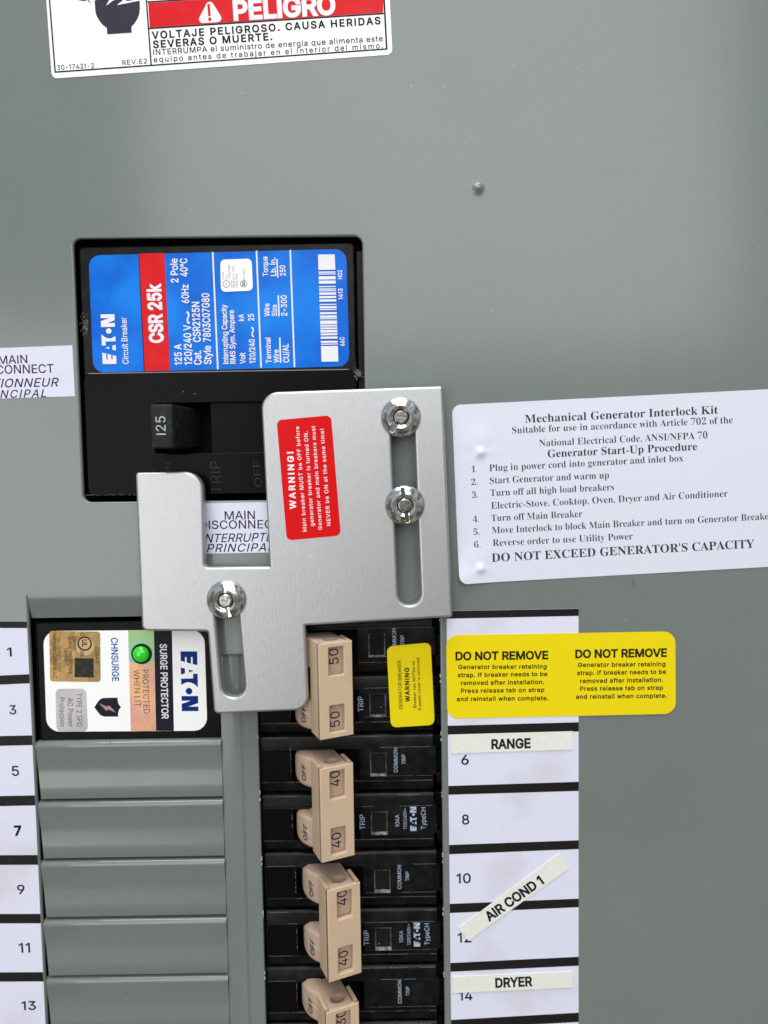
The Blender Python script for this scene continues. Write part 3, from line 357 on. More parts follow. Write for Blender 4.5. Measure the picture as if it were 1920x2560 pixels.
119: [567, [[158,0,138,0,99,126,61,253,23,379,44,379,66,379,87,379,103,324,118,269,133,214,140,191,147,165,154,137,161,108,168,76,175,41,172,41,168,41,165,41,172,75,179,106,186,135,193,163,199,190,206,214,221,269,237,324,252,379,273,379,295,379,316,379,332,324,347,269,362,214,368,190,375,164,382,136,388,107,395,76,402,41,399,41,395,41,391,41,399,75,406,107,413,135,420,164,427,190,434,214,449,269,465,324,480,379,502,379,523,379,545,379,506,253,468,126,429,0,409,0,389,0,368,0,352,57,335,114,319,172,314,189,309,207,305,225,300,243,295,261,291,280,286,299,281,318,277,338,281,338,286,338,291,338,286,319,281,299,277,280,272,261,267,243,263,225,258,206,253,189,248,172,231,114,215,57,199,0,178,0]]],
120: [378, [[44,0,21,0,71,73,121,145,171,218,171,202,171,187,171,171,124,240,76,310,29,379,52,379,76,379,100,379,116,355,132,330,147,306,160,287,170,270,179,253,188,237,198,221,207,206,197,206,186,206,175,206,185,221,194,237,202,253,211,270,221,287,233,306,249,330,266,355,282,379,305,379,328,379,352,379,304,309,256,239,209,169,209,184,209,199,209,214,258,143,308,71,358,0,334,0,310,0,287,0,268,28,249,57,231,85,219,103,209,120,200,136,191,152,182,167,173,182,183,182,194,182,205,182,195,167,186,152,178,136,170,120,160,103,148,85,129,57,110,28,91,0,68,0]]],
121: [389, [[51,-140,47,-139,52,-121,57,-103,61,-86,65,-86,68,-87,71,-87,83,-90,94,-91,104,-89,114,-87,122,-82,130,-74,138,-66,145,-53,151,-36,155,-24,159,-13,163,-1,114,126,66,252,17,379,40,379,62,379,84,379,111,305,138,230,165,155,174,132,181,109,187,87,193,64,199,42,206,21,198,21,191,21,184,21,190,42,196,64,202,87,209,110,216,132,224,155,251,230,278,305,305,379,327,379,349,379,371,379,316,234,260,88,204,-58,196,-78,187,-94,177,-107,166,-120,153,-129,139,-136,125,-142,109,-145,91,-145,81,-145,72,-144,65,-143,57,-142]]],
122: [380, [[141,0,42,0,42,15,42,30,42,46,112,137,183,228,254,320,254,321,254,322,254,323,185,323,117,323,48,323,48,342,48,361,48,379,143,379,238,379,333,379,333,363,333,347,333,331,264,241,195,150,126,60,126,59,126,58,126,56,197,56,268,56,339,56,339,38,339,19,339,0,240,0]]],
48: [453, [[264,-7,227,-7,189,-7,157,3,130,24,103,45,83,74,69,113,55,152,48,199,48,254,48,309,55,356,69,395,83,434,104,464,130,484,157,505,189,516,227,516,264,516,296,505,323,484,350,464,370,434,384,395,398,356,405,309,405,254,405,199,398,152,384,113,370,74,350,45,323,24,297,3],[202,50,227,50,252,50,273,58,290,74,308,90,321,113,330,144,339,174,344,211,344,254,344,297,339,334,330,365,321,395,308,419,290,435,273,451,252,460,227,460,202,460,180,451,163,435,146,419,132,395,123,365,114,334,109,297,109,254,109,211,114,174,123,144,132,113,146,90,163,74,180,58]]],
49: [453, [[181,0,76,0,76,18,76,36,76,55,181,55,286,55,391,55,391,36,391,18,391,0,286,0],[250,509,276,509,276,339,276,170,276,0,255,0,234,0,212,0,212,149,212,299,212,448,211,448,210,448,209,448,168,418,127,388,86,358,86,381,86,404,86,427,123,454,161,481,198,509,224,509]]],
50: [453, [[172,0,64,0,64,16,64,32,64,47,121,108,177,168,234,229,254,249,270,267,282,282,295,298,304,313,311,327,317,341,320,356,320,371,320,390,316,405,308,419,299,432,288,442,273,449,259,456,242,460,224,460,204,460,187,456,172,447,158,439,147,428,139,413,131,399,127,382,127,362,107,362,86,362,66,362,66,392,72,419,86,442,100,465,119,483,143,496,167,509,194,516,225,516,255,516,282,509,306,497,329,484,348,467,361,445,374,424,381,399,381,372,381,354,378,335,371,318,364,300,353,280,336,259,319,237,296,211,267,180,229,140,191,100,153,60,153,59,153,58,153,57,231,57,310,57,389,57,389,38,389,19,389,0,281,0]]],
51: [453, [[252,-7,218,-7,187,-7,158,-1,133,10,107,21,86,37,70,57,54,78,46,103,44,132,66,132,87,132,109,132,111,114,117,99,126,87,136,75,149,65,165,59,181,53,199,50,219,50,239,50,258,53,275,61,292,68,305,79,315,93,324,107,329,124,329,145,329,163,325,181,316,196,307,212,293,224,275,234,256,243,231,248,201,248,186,248,172,248,157,248,157,265,157,282,157,299,200,349,244,399,288,448,288,450,288,451,288,452,215,452,142,452,70,452,70,471,70,490,70,509,171,509,272,509,372,509,372,493,372,477,372,461,319,400,265,339,211,278,211,282,211,285,211,289,249,293,281,288,308,276,335,263,356,246,371,222,386,199,393,173,393,145,393,115,385,89,370,66,355,43,335,25,309,12,282,0]]],
52: [453, [[164,105,40,105,40,123,40,141,40,158,109,275,178,392,247,509,268,509,289,509,311,509,243,394,176,280,109,166,109,165,109,164,109,163,210,163,312,163,413,163,413,144,413,125,413,105,289,105],[302,0,282,0,282,40,282,81,282,121,282,130,282,138,282,146,282,203,282,260,282,318,302,318,322,318,343,318,343,212,343,106,343,0,322,0]]],
53: [453, [[254,-7,221,-7,191,-7,164,-1,140,11,116,23,97,39,83,60,69,81,61,104,60,130,81,130,101,130,122,130,124,115,129,101,138,89,147,77,159,67,173,60,188,53,204,50,221,50,242,50,260,55,276,64,292,74,305,87,314,104,323,121,328,141,328,162,328,184,323,204,314,221,304,238,291,252,275,262,258,272,239,277,218,277,201,277,184,274,167,268,151,263,138,255,128,246,108,248,88,250,67,253,77,338,86,423,96,509,186,509,276,509,366,509,366,490,366,471,366,452,294,452,222,452,151,452,145,402,139,352,134,301,135,301,135,301,136,301,147,311,161,319,178,325,194,331,211,334,229,334,253,334,274,329,294,321,313,313,331,301,345,285,359,270,371,252,379,231,387,210,391,188,391,163,391,130,384,101,369,76,354,50,334,30,309,15,283,1]]],
54: [453, [[258,-7,226,-7,195,-7,167,0,142,15,118,29,98,49,84,74,71,100,64,129,64,162,64,186,69,212,80,239,91,266,110,300,137,340,176,396,214,453,252,509,276,509,299,509,322,509,265,426,208,344,151,261,149,261,147,261,145,261,150,271,157,280,165,288,174,296,184,302,196,307,207,312,221,314,235,314,266,314,293,308,316,295,339,282,357,263,370,240,382,216,389,189,389,157,389,125,382,97,368,73,354,48,334,28,310,14,286,0],[207,48,226,48,246,48,264,53,279,63,294,72,306,85,314,101,323,118,327,136,327,157,327,178,323,197,314,213,306,230,294,242,279,251,264,261,246,265,226,265,207,265,189,261,174,252,159,243,147,230,138,214,129,198,125,179,125,158,125,137,129,118,138,102,147,85,159,72,174,63,189,53]]],
55: [453, [[120,0,97,0,172,149,248,299,323,448,323,450,323,451,323,452,236,452,149,452,62,452,62,471,62,490,62,509,172,509,281,509,391,509,391,489,391,469,391,449,315,299,240,150,165,0,142,0]]],
56: [453, [[260,-7,226,-7,192,-7,162,-1,136,11,109,24,89,40,74,62,59,83,52,108,52,135,52,157,56,177,65,195,74,213,86,229,101,241,116,253,133,261,153,265,153,265,153,266,153,267,128,273,108,287,93,308,78,329,70,353,70,380,70,406,77,429,90,450,104,470,122,486,146,498,169,510,196,516,226,516,256,516,283,510,306,498,329,486,348,470,361,450,375,429,382,406,382,380,382,353,374,329,359,308,344,287,325,273,300,267,300,266,300,265,300,265,319,261,336,253,351,241,366,229,378,213,387,195,396,177,401,157,401,135,401,108,393,83,378,62,364,40,343,24,317,11,291,-1],[204,49,226,49,249,49,268,53,285,60,301,68,314,78,323,91,332,105,337,121,337,139,337,158,332,174,322,189,313,203,300,214,283,223,266,231,247,235,226,235,205,235,186,231,169,223,152,214,139,203,130,189,120,174,115,158,115,139,115,121,120,105,129,91,138,78,151,68,167,60,184,53],[208,290,226,290,244,290,260,293,274,300,288,307,299,318,307,330,315,343,319,358,319,376,319,393,315,407,308,420,300,433,289,443,275,449,261,456,245,460,226,460,208,460,191,456,177,449,163,443,152,433,145,420,137,407,133,393,133,376,133,358,137,343,145,330,152,318,163,307,178,300,192,293]]],
57: [453, [[195,516,226,516,258,516,286,508,310,494,335,480,354,460,368,434,382,409,389,380,389,347,389,323,383,297,373,270,362,243,343,209,315,168,277,112,239,56,200,0,177,0,154,0,130,0,187,83,244,165,301,248,303,248,305,248,307,248,303,238,296,229,287,221,279,213,269,207,257,202,245,197,232,195,218,195,187,195,160,201,137,214,114,227,96,245,83,269,70,292,64,320,64,352,64,384,71,412,85,436,99,461,118,480,143,494,167,508],[246,460,226,460,207,460,189,456,174,446,159,437,147,424,138,407,130,391,125,372,125,352,125,330,130,312,138,295,147,279,159,266,174,257,189,248,207,243,226,243,246,243,263,248,279,257,294,266,306,279,314,295,323,311,327,330,327,350,327,372,323,391,314,407,306,424,294,437,279,446,264,456]]],
46: [188, [[108,-4,95,-4,83,-4,72,0,63,9,54,18,50,28,50,41,50,54,54,65,63,73,72,82,83,87,95,87,108,87,119,82,128,73,137,65,141,54,141,41,141,28,137,18,128,9,119,0]]],
44: [188, [[53,-119,38,-119,48,-56,58,8,68,71,91,71,114,71,137,71,119,8,102,-56,84,-119,69,-119]]],
33: [196, [[87,160,67,160,66,277,65,393,63,509,86,509,109,509,132,509,131,393,129,277,128,160,108,160],[111,-4,98,-4,85,-4,75,0,66,9,57,18,52,28,52,41,52,53,57,64,66,73,75,82,85,86,98,86,111,86,121,82,130,73,139,64,143,53,143,41,143,28,139,18,130,9,121,0]]],
45: [453, [[263,244,337,244,337,226,337,207,337,188,263,188,188,188,114,188,114,207,114,226,114,244,188,244]]],
47: [249, [[216,533,235,533,180,330,126,127,71,-76,52,-76,33,-76,14,-76,69,127,124,330,178,533,197,533]]],
40: [273, [[89,156,89,207,89,244,93,283,101,324,108,364,119,404,132,441,145,479,160,511,177,539,196,539,216,539,236,539,219,504,204,467,191,428,178,389,168,351,161,313,155,276,151,240,151,207,151,176,154,146,160,115,166,83,176,51,188,16,201,-18,217,-56,236,-96,216,-96,196,-96,177,-96,148,-47,126,3,111,55,97,106]]],
41: [273, [[57,-96,37,-96,57,-55,73,-17,86,18,98,53,107,85,113,116,119,147,122,177,122,207,122,240,118,276,112,313,105,351,95,389,82,428,70,467,55,504,37,539,57,539,77,539,97,539,113,511,128,479,142,441,155,404,165,364,173,323,180,283,184,244,184,207,184,156,177,104,161,53,146,2,125,-48,97,-96,77,-96]]],
176: [316, [[179,283,158,283,137,283,118,288,101,298,83,309,69,322,59,340,48,357,43,376,43,397,43,419,48,438,59,455,69,473,83,487,101,497,118,508,137,513,158,513,179,513,198,508,216,497,233,487,247,473,257,455,268,438,273,419,273,397,273,376,268,357,257,340,247,322,233,309,216,298,198,288],[147,334,158,334,170,334,181,337,190,343,200,348,207,356,213,366,219,375,222,386,222,397,222,409,219,420,213,430,207,439,200,447,190,453,181,459,170,462,158,462,147,462,136,459,126,453,116,447,109,439,103,430,97,420,95,409,95,397,95,386,97,375,103,366,109,356,116,348,126,343,136,337]]],
126: [453, [[71,150,52,150,52,178,56,201,66,218,75,235,88,247,103,255,118,262,134,266,151,266,168,266,183,263,197,256,211,248,227,237,246,221,258,210,268,203,275,198,282,194,290,192,299,192,313,192,324,197,332,207,340,218,344,233,344,253,363,253,382,253,400,253,401,225,396,202,386,185,377,168,365,156,349,148,334,140,318,137,301,137,284,137,268,140,254,148,240,155,224,166,207,182,194,192,185,200,177,204,170,208,162,210,154,210,140,210,130,206,121,196,112,187,108,172,108,150,90,150]]],
58: [188, [[108,-4,95,-4,83,-4,72,0,63,9,54,18,50,28,50,41,50,54,54,65,63,73,72,82,83,87,95,87,108,87,119,82,128,73,137,65,141,54,141,41,141,28,137,18,128,9,119,0],[108,271,95,271,83,271,72,275,63,284,54,293,50,304,50,316,50,329,54,340,63,349,72,357,83,362,95,362,108,362,119,357,128,349,137,340,141,329,141,316,141,304,137,293,128,284,119,275]]],
39: [206, [[95,318,78,318,75,381,73,445,70,509,92,509,114,509,136,509,133,445,131,381,128,318,112,318]]],
32: [188, []],
},
'r': {
39: [188, [[65,508,73,462,87,462,101,462,115,462,123,508,130,553,138,599,138,638,138,677,138,716,109,716,79,716,50,716,50,677,50,638,50,599,58,553]]],
44: [219, [[59,-112,59,-118,138,-96,176,-31,176,26,176,85,148,123,105,123,71,123,46,99,46,66,46,33,66,11,95,10,104,-26,92,-77,59,-99,59,-105]]],
45: [323, [[283,236,283,267,202,267,121,267,40,267,40,236,40,205,40,174,121,174,202,174,283,174,283,205]]],
46: [219, [[142,111,109,111,76,111,49,84,49,51,49,18,76,-9,109,-9,142,-9,169,18,169,51,169,84]]],
47: [281, [[73,224,8,-9,31,-9,55,-9,78,-9,143,224,209,458,274,691,251,691,227,691,204,691,139,458]]],
48: [559, [[338,-10,280,-10,219,-10,171,5,135,36,99,67,73,110,58,165,42,220,34,285,34,359,34,433,42,497,58,552,73,607,99,649,135,679,171,709,220,724,281,724,339,724,386,709,422,679,457,649,483,606,500,552,517,497,525,432,525,358,525,284,517,220,500,165,483,110,457,67,421,36,385,5],[243,55,280,55,317,55,342,82,353,135,364,188,370,263,370,358,370,453,364,527,353,580,342,633,318,659,281,659,244,659,219,633,207,580,195,527,189,453,189,358,189,263,195,188,207,135,219,82]]],
49: [559, [[235,0,97,0,97,18,97,35,97,53,124,53,152,53,179,53,196,53,209,58,217,67,225,76,229,93,229,118,229,285,229,452,229,619,204,588,181,563,161,544,140,525,120,515,100,515,84,515,70,522,59,535,48,548,42,566,42,589,62,594,84,602,110,613,135,624,163,641,196,666,219,683,243,701,266,718,303,718,341,718,378,718,378,518,378,318,378,118,378,97,381,81,388,70,395,59,408,53,429,53,456,53,483,53,510,53,510,35,510,18,510,0,372,0]]],
50: [559, [[193,0,35,0,35,34,35,69,35,103,84,153,134,204,183,254,224,296,256,333,278,365,300,397,315,428,324,457,333,486,337,518,337,553,337,591,330,619,316,637,302,654,283,663,259,663,225,663,201,649,188,620,174,591,167,547,167,490,129,490,98,498,75,513,51,528,39,553,39,589,39,613,47,635,64,656,80,677,104,693,137,706,170,718,210,724,259,724,334,724,391,709,430,680,469,650,488,609,488,558,488,535,484,512,476,490,467,468,453,444,434,418,415,392,388,362,355,328,322,293,280,252,230,205,197,173,163,142,130,110,208,110,285,110,363,110,384,110,401,116,416,128,431,140,441,157,446,179,449,189,451,200,454,210,474,210,493,210,513,210,511,140,510,70,508,0,350,0]]],
51: [559, [[278,-10,243,-10,193,-10,152,-4,121,7,89,18,66,33,51,52,36,70,28,89,28,110,28,135,37,155,54,168,71,181,90,188,113,188,113,145,124,113,147,92,170,71,199,60,236,60,258,60,278,64,297,73,316,82,331,97,342,118,353,139,359,169,359,207,359,245,346,276,319,301,292,326,254,338,204,338,183,338,163,338,142,338,142,359,142,379,142,400,164,400,186,400,208,400,251,400,283,413,304,441,325,468,335,503,335,547,335,583,328,611,314,632,300,653,279,663,252,663,228,663,210,655,198,641,185,626,177,606,173,583,168,559,166,534,166,508,125,508,93,515,70,530,47,544,36,566,36,597,36,632,55,662,92,687,129,712,184,724,257,724,328,724,385,710,426,682,467,653,488,613,488,561,488,516,473,479,444,449,415,418,378,396,335,381,362,376,389,368,416,355,443,342,466,323,485,300,504,276,513,245,513,206,513,165,506,131,491,104,476,76,455,54,430,37,404,20,375,8,343,1,311,-6]]],
52: [559, [[297,0,180,0,180,18,180,35,180,53,189,53,199,53,208,53,231,53,250,57,266,66,282,74,290,94,290,125,290,145,290,166,290,186,198,186,105,186,13,186,13,206,13,227,13,247,108,403,202,558,297,714,343,714,390,714,436,714,436,560,436,406,436,252,471,252,505,252,540,252,540,230,540,208,540,186,505,186,471,186,436,186,436,166,436,145,436,125,436,94,444,74,460,66,476,57,495,53,518,53,522,53,527,53,531,53,531,35,531,18,531,0,414,0],[128,326,83,252,152,252,221,252,290,252,290,310,290,369,290,427,290,456,290,488,292,522,293,556,294,588,297,619,294,611,289,600,282,587,275,574,267,560,259,545,250,530,242,516,235,503,228,490,222,481,218,475,173,401]]],
53: [559, [[275,-10,245,-10,195,-10,155,-4,125,8,95,19,73,34,60,53,47,71,40,90,40,111,40,134,47,152,62,163,77,174,96,180,120,180,120,161,124,143,131,124,138,105,149,90,165,78,181,66,203,60,230,60,252,60,272,65,291,75,310,84,325,101,336,124,347,147,353,179,353,220,353,270,341,307,318,332,294,356,260,368,217,368,192,368,171,366,154,363,137,359,121,355,106,350,91,356,75,362,60,368,71,483,81,599,92,714,218,714,344,714,470,714,472,653,473,593,475,532,456,532,437,532,418,532,415,543,413,555,410,566,407,578,403,587,397,594,391,601,380,604,364,604,295,604,225,604,156,604,151,542,145,481,140,419,151,423,167,427,188,430,209,433,229,434,250,434,327,434,389,416,436,381,483,345,506,291,506,220,506,177,498,140,483,111,467,82,446,58,421,41,395,23,367,10,336,2,305,-6]]],
54: [559, [[369,-10,293,-10,244,-10,200,2,163,27,126,51,97,88,76,139,55,189,45,253,45,330,45,385,51,437,62,485,74,532,92,574,115,610,138,645,168,673,204,694,240,714,282,724,330,724,373,724,408,719,434,709,459,698,478,685,490,668,501,651,507,633,507,614,507,593,498,575,480,560,462,544,431,536,387,536,387,556,385,576,382,596,378,616,371,632,362,646,353,659,339,665,321,665,282,665,250,642,227,597,204,551,190,486,186,401,199,410,217,419,240,427,262,434,290,438,324,438,385,438,433,420,470,384,506,347,524,296,524,231,524,160,505,102,466,57,426,12],[265,56,296,56,321,56,342,69,357,96,372,122,379,164,379,221,379,275,371,315,355,340,338,365,316,377,287,377,269,377,250,372,230,362,209,351,195,340,186,329,187,233,198,163,219,121,240,78]]],
55: [559, [[193,0,165,0,254,202,342,403,431,605,343,605,256,605,168,605,133,605,114,588,110,554,108,537,106,521,104,504,84,504,64,504,44,504,46,574,47,644,49,714,208,714,367,714,526,714,526,698,526,681,526,665,434,443,342,222,250,0,222,0]]],
65: [650, [[55,0,-13,0,-13,9,-13,18,-13,27,6,27,22,33,35,45,48,57,60,79,73,111,151,305,229,500,307,694,316,694,325,693,334,693,413,505,493,317,572,129,587,93,601,67,612,51,623,35,639,27,660,27,660,18,660,9,660,0,554,0,447,0,341,0,341,9,341,18,341,27,395,27,422,41,422,68,422,77,417,95,406,121,396,146,386,172,376,197,302,197,228,197,154,197,142,166,129,136,117,105,115,100,114,95,113,88,112,81,111,75,111,72,111,42,135,27,184,27,186,27,188,27,190,27,190,18,190,9,190,0,122,0],[200,318,169,239,233,239,296,239,360,239,328,318,295,396,263,475,232,396]]],
66: [659, [[134,0,24,0,24,9,24,17,24,26,58,27,81,35,93,48,105,61,111,86,111,122,111,264,111,407,111,549,111,578,108,599,103,614,98,629,89,639,76,645,63,650,46,653,23,653,23,661,23,670,23,678,125,678,226,678,328,678,503,678,590,626,590,522,590,440,536,389,427,368,558,343,623,286,623,196,623,134,600,86,553,52,506,17,439,0,354,0,244,0],[271,444,271,375,274,375,277,375,280,375,333,375,371,385,392,406,413,426,424,462,424,514,424,559,416,593,401,614,386,635,359,646,322,646,299,646,285,642,280,633,274,624,271,607,271,582,271,513],[307,36,330,36,373,36,404,48,422,73,439,98,448,137,448,191,448,246,436,286,413,309,389,332,349,344,294,344,286,344,279,344,271,344,271,262,271,179,271,97,271,74,275,59,284,50,292,41]]],
67: [697, [[503,-16,382,-16,315,-16,256,-1,205,30,153,60,112,102,83,156,54,209,39,271,39,340,39,409,54,470,84,523,113,576,154,617,207,648,259,678,319,693,386,693,431,693,485,680,547,655,557,650,567,648,577,648,602,648,617,663,624,693,633,693,641,693,650,693,650,615,650,537,650,459,642,459,633,459,625,459,602,521,571,570,531,606,490,642,445,660,395,660,274,660,214,552,214,337,214,136,281,35,414,35,454,35,494,45,533,67,572,88,607,118,638,158,647,149,657,141,666,132,597,33]]],
68: [738, [[133,0,30,0,30,9,30,17,30,26,61,27,83,33,94,44,105,55,110,77,110,111,110,260,110,408,110,557,110,596,104,622,91,635,78,647,55,653,22,653,22,661,22,670,22,678,125,678,227,678,330,678,450,678,541,649,604,590,666,531,697,448,697,339,697,113,578,0,340,0,237,0],[306,36,331,36,396,36,445,61,476,112,507,162,522,238,522,341,522,544,459,645,332,645,307,645,290,640,282,631,275,621,271,602,271,573,271,418,271,262,271,107,271,79,275,60,282,51,290,41]]],
69: [658, [[214,0,21,0,21,8,21,17,21,25,56,25,80,31,93,44,106,57,112,81,112,116,112,260,112,405,112,549,112,592,106,621,93,634,80,647,57,653,24,653,24,661,24,670,24,678,214,678,404,678,594,678,594,611,594,543,594,476,586,476,579,476,571,476,563,538,542,581,507,605,471,629,418,641,345,641,324,641,308,640,298,638,287,635,280,629,277,621,274,612,272,597,272,578,272,507,272,437,272,366,277,366,283,366,288,366,333,366,365,378,386,401,407,424,421,461,429,514,437,514,445,514,453,514,453,401,453,289,453,176,445,176,436,176,428,176,425,216,417,247,407,270,396,293,380,309,359,318,338,327,310,331,276,331,275,331,273,331,272,331,272,254,272,177,272,100,272,75,277,59,286,52,295,45,314,41,343,41,392,41,433,47,467,58,500,69,529,86,552,112,575,137,595,170,612,213,621,213,631,213,640,213,626,142,613,71,599,0,406,0]]],
70: [602, [[143,0,23,0,23,9,23,17,23,26,58,29,81,37,93,50,105,63,111,88,111,125,111,269,111,414,111,558,111,594,105,618,92,630,79,642,55,650,21,653,21,661,21,670,21,678,209,678,398,678,586,678,586,611,586,543,586,476,578,476,570,476,562,476,555,517,544,550,529,574,514,598,491,615,462,626,432,637,392,642,342,642,323,642,308,641,298,640,287,638,280,634,277,627,273,620,271,609,271,593,271,518,271,443,271,368,275,368,279,368,283,368,327,368,360,380,381,403,402,426,416,463,423,516,432,516,441,516,450,516,450,403,450,289,450,176,441,176,433,176,424,176,417,235,403,276,382,299,361,322,327,333,281,333,278,333,274,333,271,333,271,262,271,191,271,120,271,96,274,77,280,64,285,50,296,40,312,35,328,30,351,27,382,26,382,17,382,9,382,0,262,0]]],
71: [756, [[488,-15,399,-15,327,-15,264,0,211,29,157,58,115,100,86,153,56,206,41,269,41,341,41,410,56,471,86,524,115,577,156,618,208,648,259,678,318,693,383,693,435,693,491,681,550,656,560,651,569,649,577,649,588,649,597,653,604,660,611,667,617,678,624,693,633,693,642,693,651,693,651,615,651,536,651,458,642,458,634,458,625,458,611,499,592,534,569,564,546,594,519,618,490,635,461,652,430,660,398,660,277,660,217,553,217,339,217,234,234,155,268,101,302,46,349,19,410,19,448,19,474,26,489,41,503,55,510,77,510,106,510,134,510,162,510,190,510,221,503,242,490,254,477,265,450,270,410,271,410,279,410,287,410,295,522,295,633,295,745,295,745,287,745,279,745,271,712,270,691,265,680,254,669,243,664,222,664,191,664,142,664,92,664,43,577,4]]],
73: [388, [[135,0,20,0,20,9,20,17,20,26,53,29,77,37,91,48,105,59,112,81,112,112,112,267,112,421,112,576,112,607,106,627,94,637,82,646,57,652,20,653,20,661,20,670,20,678,135,678,249,678,364,678,364,670,364,661,364,653,329,652,305,646,292,637,278,627,272,607,272,576,272,422,272,269,272,115,272,94,274,78,279,66,284,54,293,45,307,39,320,33,340,29,366,26,366,17,366,9,366,0,251,0]]],
75: [760, [[136,0,24,0,24,9,24,17,24,26,59,27,82,34,94,47,106,60,112,84,112,120,112,268,112,416,112,564,112,596,106,619,94,632,81,645,58,652,25,653,25,661,25,670,25,678,137,678,249,678,361,678,361,670,361,661,361,653,336,651,318,648,305,643,292,638,284,630,279,618,274,606,272,588,272,564,272,492,272,420,272,348,341,417,409,487,478,556,505,583,519,606,519,623,519,643,490,653,433,653,433,661,433,670,433,678,530,678,626,678,723,678,723,670,723,661,723,653,719,653,714,653,710,653,653,653,587,614,513,537,476,499,440,462,403,424,499,306,594,187,690,69,702,54,714,44,725,37,736,30,752,27,773,26,773,17,773,9,773,0,655,0,536,0,418,0,418,9,418,17,418,26,433,26,445,26,456,27,466,28,474,29,479,31,491,36,497,42,497,51,497,61,488,77,471,98,413,171,355,245,297,318,289,310,280,303,272,295,272,237,272,178,272,120,272,84,278,60,290,47,302,34,326,27,361,26,361,17,361,9,361,0,249,0]]],
77: [944, [[98,0,21,0,21,9,21,17,21,26,54,27,78,34,92,47,105,60,112,83,112,118,112,268,112,419,112,569,112,591,110,608,105,619,100,630,92,639,79,644,65,649,47,652,22,653,22,661,22,670,22,678,106,678,191,678,275,678,341,523,406,367,472,212,538,367,603,523,669,678,752,678,836,678,919,678,919,670,919,661,919,653,887,650,865,643,853,630,840,617,834,595,834,563,834,418,834,272,834,127,834,99,836,78,841,64,846,49,854,39,866,35,878,30,895,27,918,26,918,17,918,9,918,0,808,0,699,0,589,0,589,9,589,17,589,26,613,28,631,32,644,37,657,42,665,52,670,66,675,79,677,99,677,124,677,281,677,437,677,594,594,396,512,198,429,0,420,0,411,0,402,0,320,193,239,386,157,579,157,426,157,272,157,119,157,81,164,56,178,44,192,32,217,26,252,26,252,17,252,9,252,0,175,0]]],
78: [735, [[609,-16,600,-16,453,163,306,342,159,521,159,386,159,252,159,117,159,82,165,58,177,46,188,34,212,27,248,26,248,17,248,9,248,0,174,0,101,0,27,0,27,9,27,17,27,26,50,27,68,30,81,35,93,40,101,49,106,62,111,75,113,93,113,117,113,271,113,424,113,578,79,620,59,642,54,645,47,648,38,651,27,653,27,661,27,670,27,678,96,678,164,678,233,678,349,536,466,393,582,251,582,355,582,458,582,562,582,586,580,604,575,617,570,629,562,638,549,643,536,648,518,651,493,653,493,661,493,670,493,678,567,678,640,678,714,678,714,670,714,661,714,653,679,652,656,645,645,633,634,620,628,596,628,561,628,369,628,176,628,-16,619,-16]]],
79: [782, [[439,-16,388,-16,339,-16,293,-7,251,11,209,29,172,54,141,86,109,118,84,156,67,199,50,242,41,289,41,339,41,389,50,436,67,479,84,522,109,559,141,592,173,624,210,649,254,667,296,685,344,694,395,694,444,694,490,685,532,668,574,650,611,625,642,594,673,562,698,524,716,481,733,438,742,390,742,339,742,289,733,242,716,199,698,156,673,118,641,86,609,54,572,29,529,11,486,-7],[339,18,394,18,508,18,565,125,565,339,565,444,549,524,518,579,486,633,442,660,387,660,273,660,216,553,216,339,216,234,232,155,264,100,296,45]]],
80: [622, [[135,0,23,0,23,9,23,17,23,26,58,27,81,34,93,47,105,60,111,84,111,120,111,268,111,416,111,564,111,596,105,618,93,631,80,644,57,651,24,653,24,661,24,670,24,678,122,678,220,678,318,678,403,678,464,670,500,655,534,640,561,619,580,592,599,565,609,532,609,494,609,437,588,392,546,358,504,323,442,306,360,306,330,306,301,306,271,306,271,244,271,182,271,120,271,84,277,60,289,47,301,34,325,27,360,26,360,17,360,9,360,0,248,0],[271,426,271,342,281,342,290,342,300,342,349,342,384,353,405,376,425,399,435,437,435,490,435,542,427,580,410,605,393,630,363,642,322,642,302,642,289,638,282,631,275,624,271,611,271,593,271,509]]],
82: [704, [[135,0,23,0,23,9,23,17,23,26,58,27,81,34,93,47,105,60,111,84,111,120,111,268,111,416,111,564,111,596,105,618,93,631,80,644,57,651,24,653,24,661,24,670,24,678,124,678,223,678,323,678,423,678,498,663,547,634,596,605,621,559,621,498,621,415,570,360,469,333,527,247,585,161,643,75,654,58,665,46,674,38,683,30,695,26,712,26,713,26,714,26,715,26,715,17,715,9,715,0,645,0,574,0,504,0,436,105,368,211,300,316,290,316,281,316,271,316,271,251,271,185,271,120,271,84,277,60,289,47,301,34,325,27,360,26,360,17,360,9,360,0,248,0],[271,423,271,348,282,348,292,348,303,348,355,348,393,360,417,385,440,409,452,447,452,500,452,595,413,642,334,642,307,642,290,638,282,629,275,620,271,602,271,574,271,499]]],
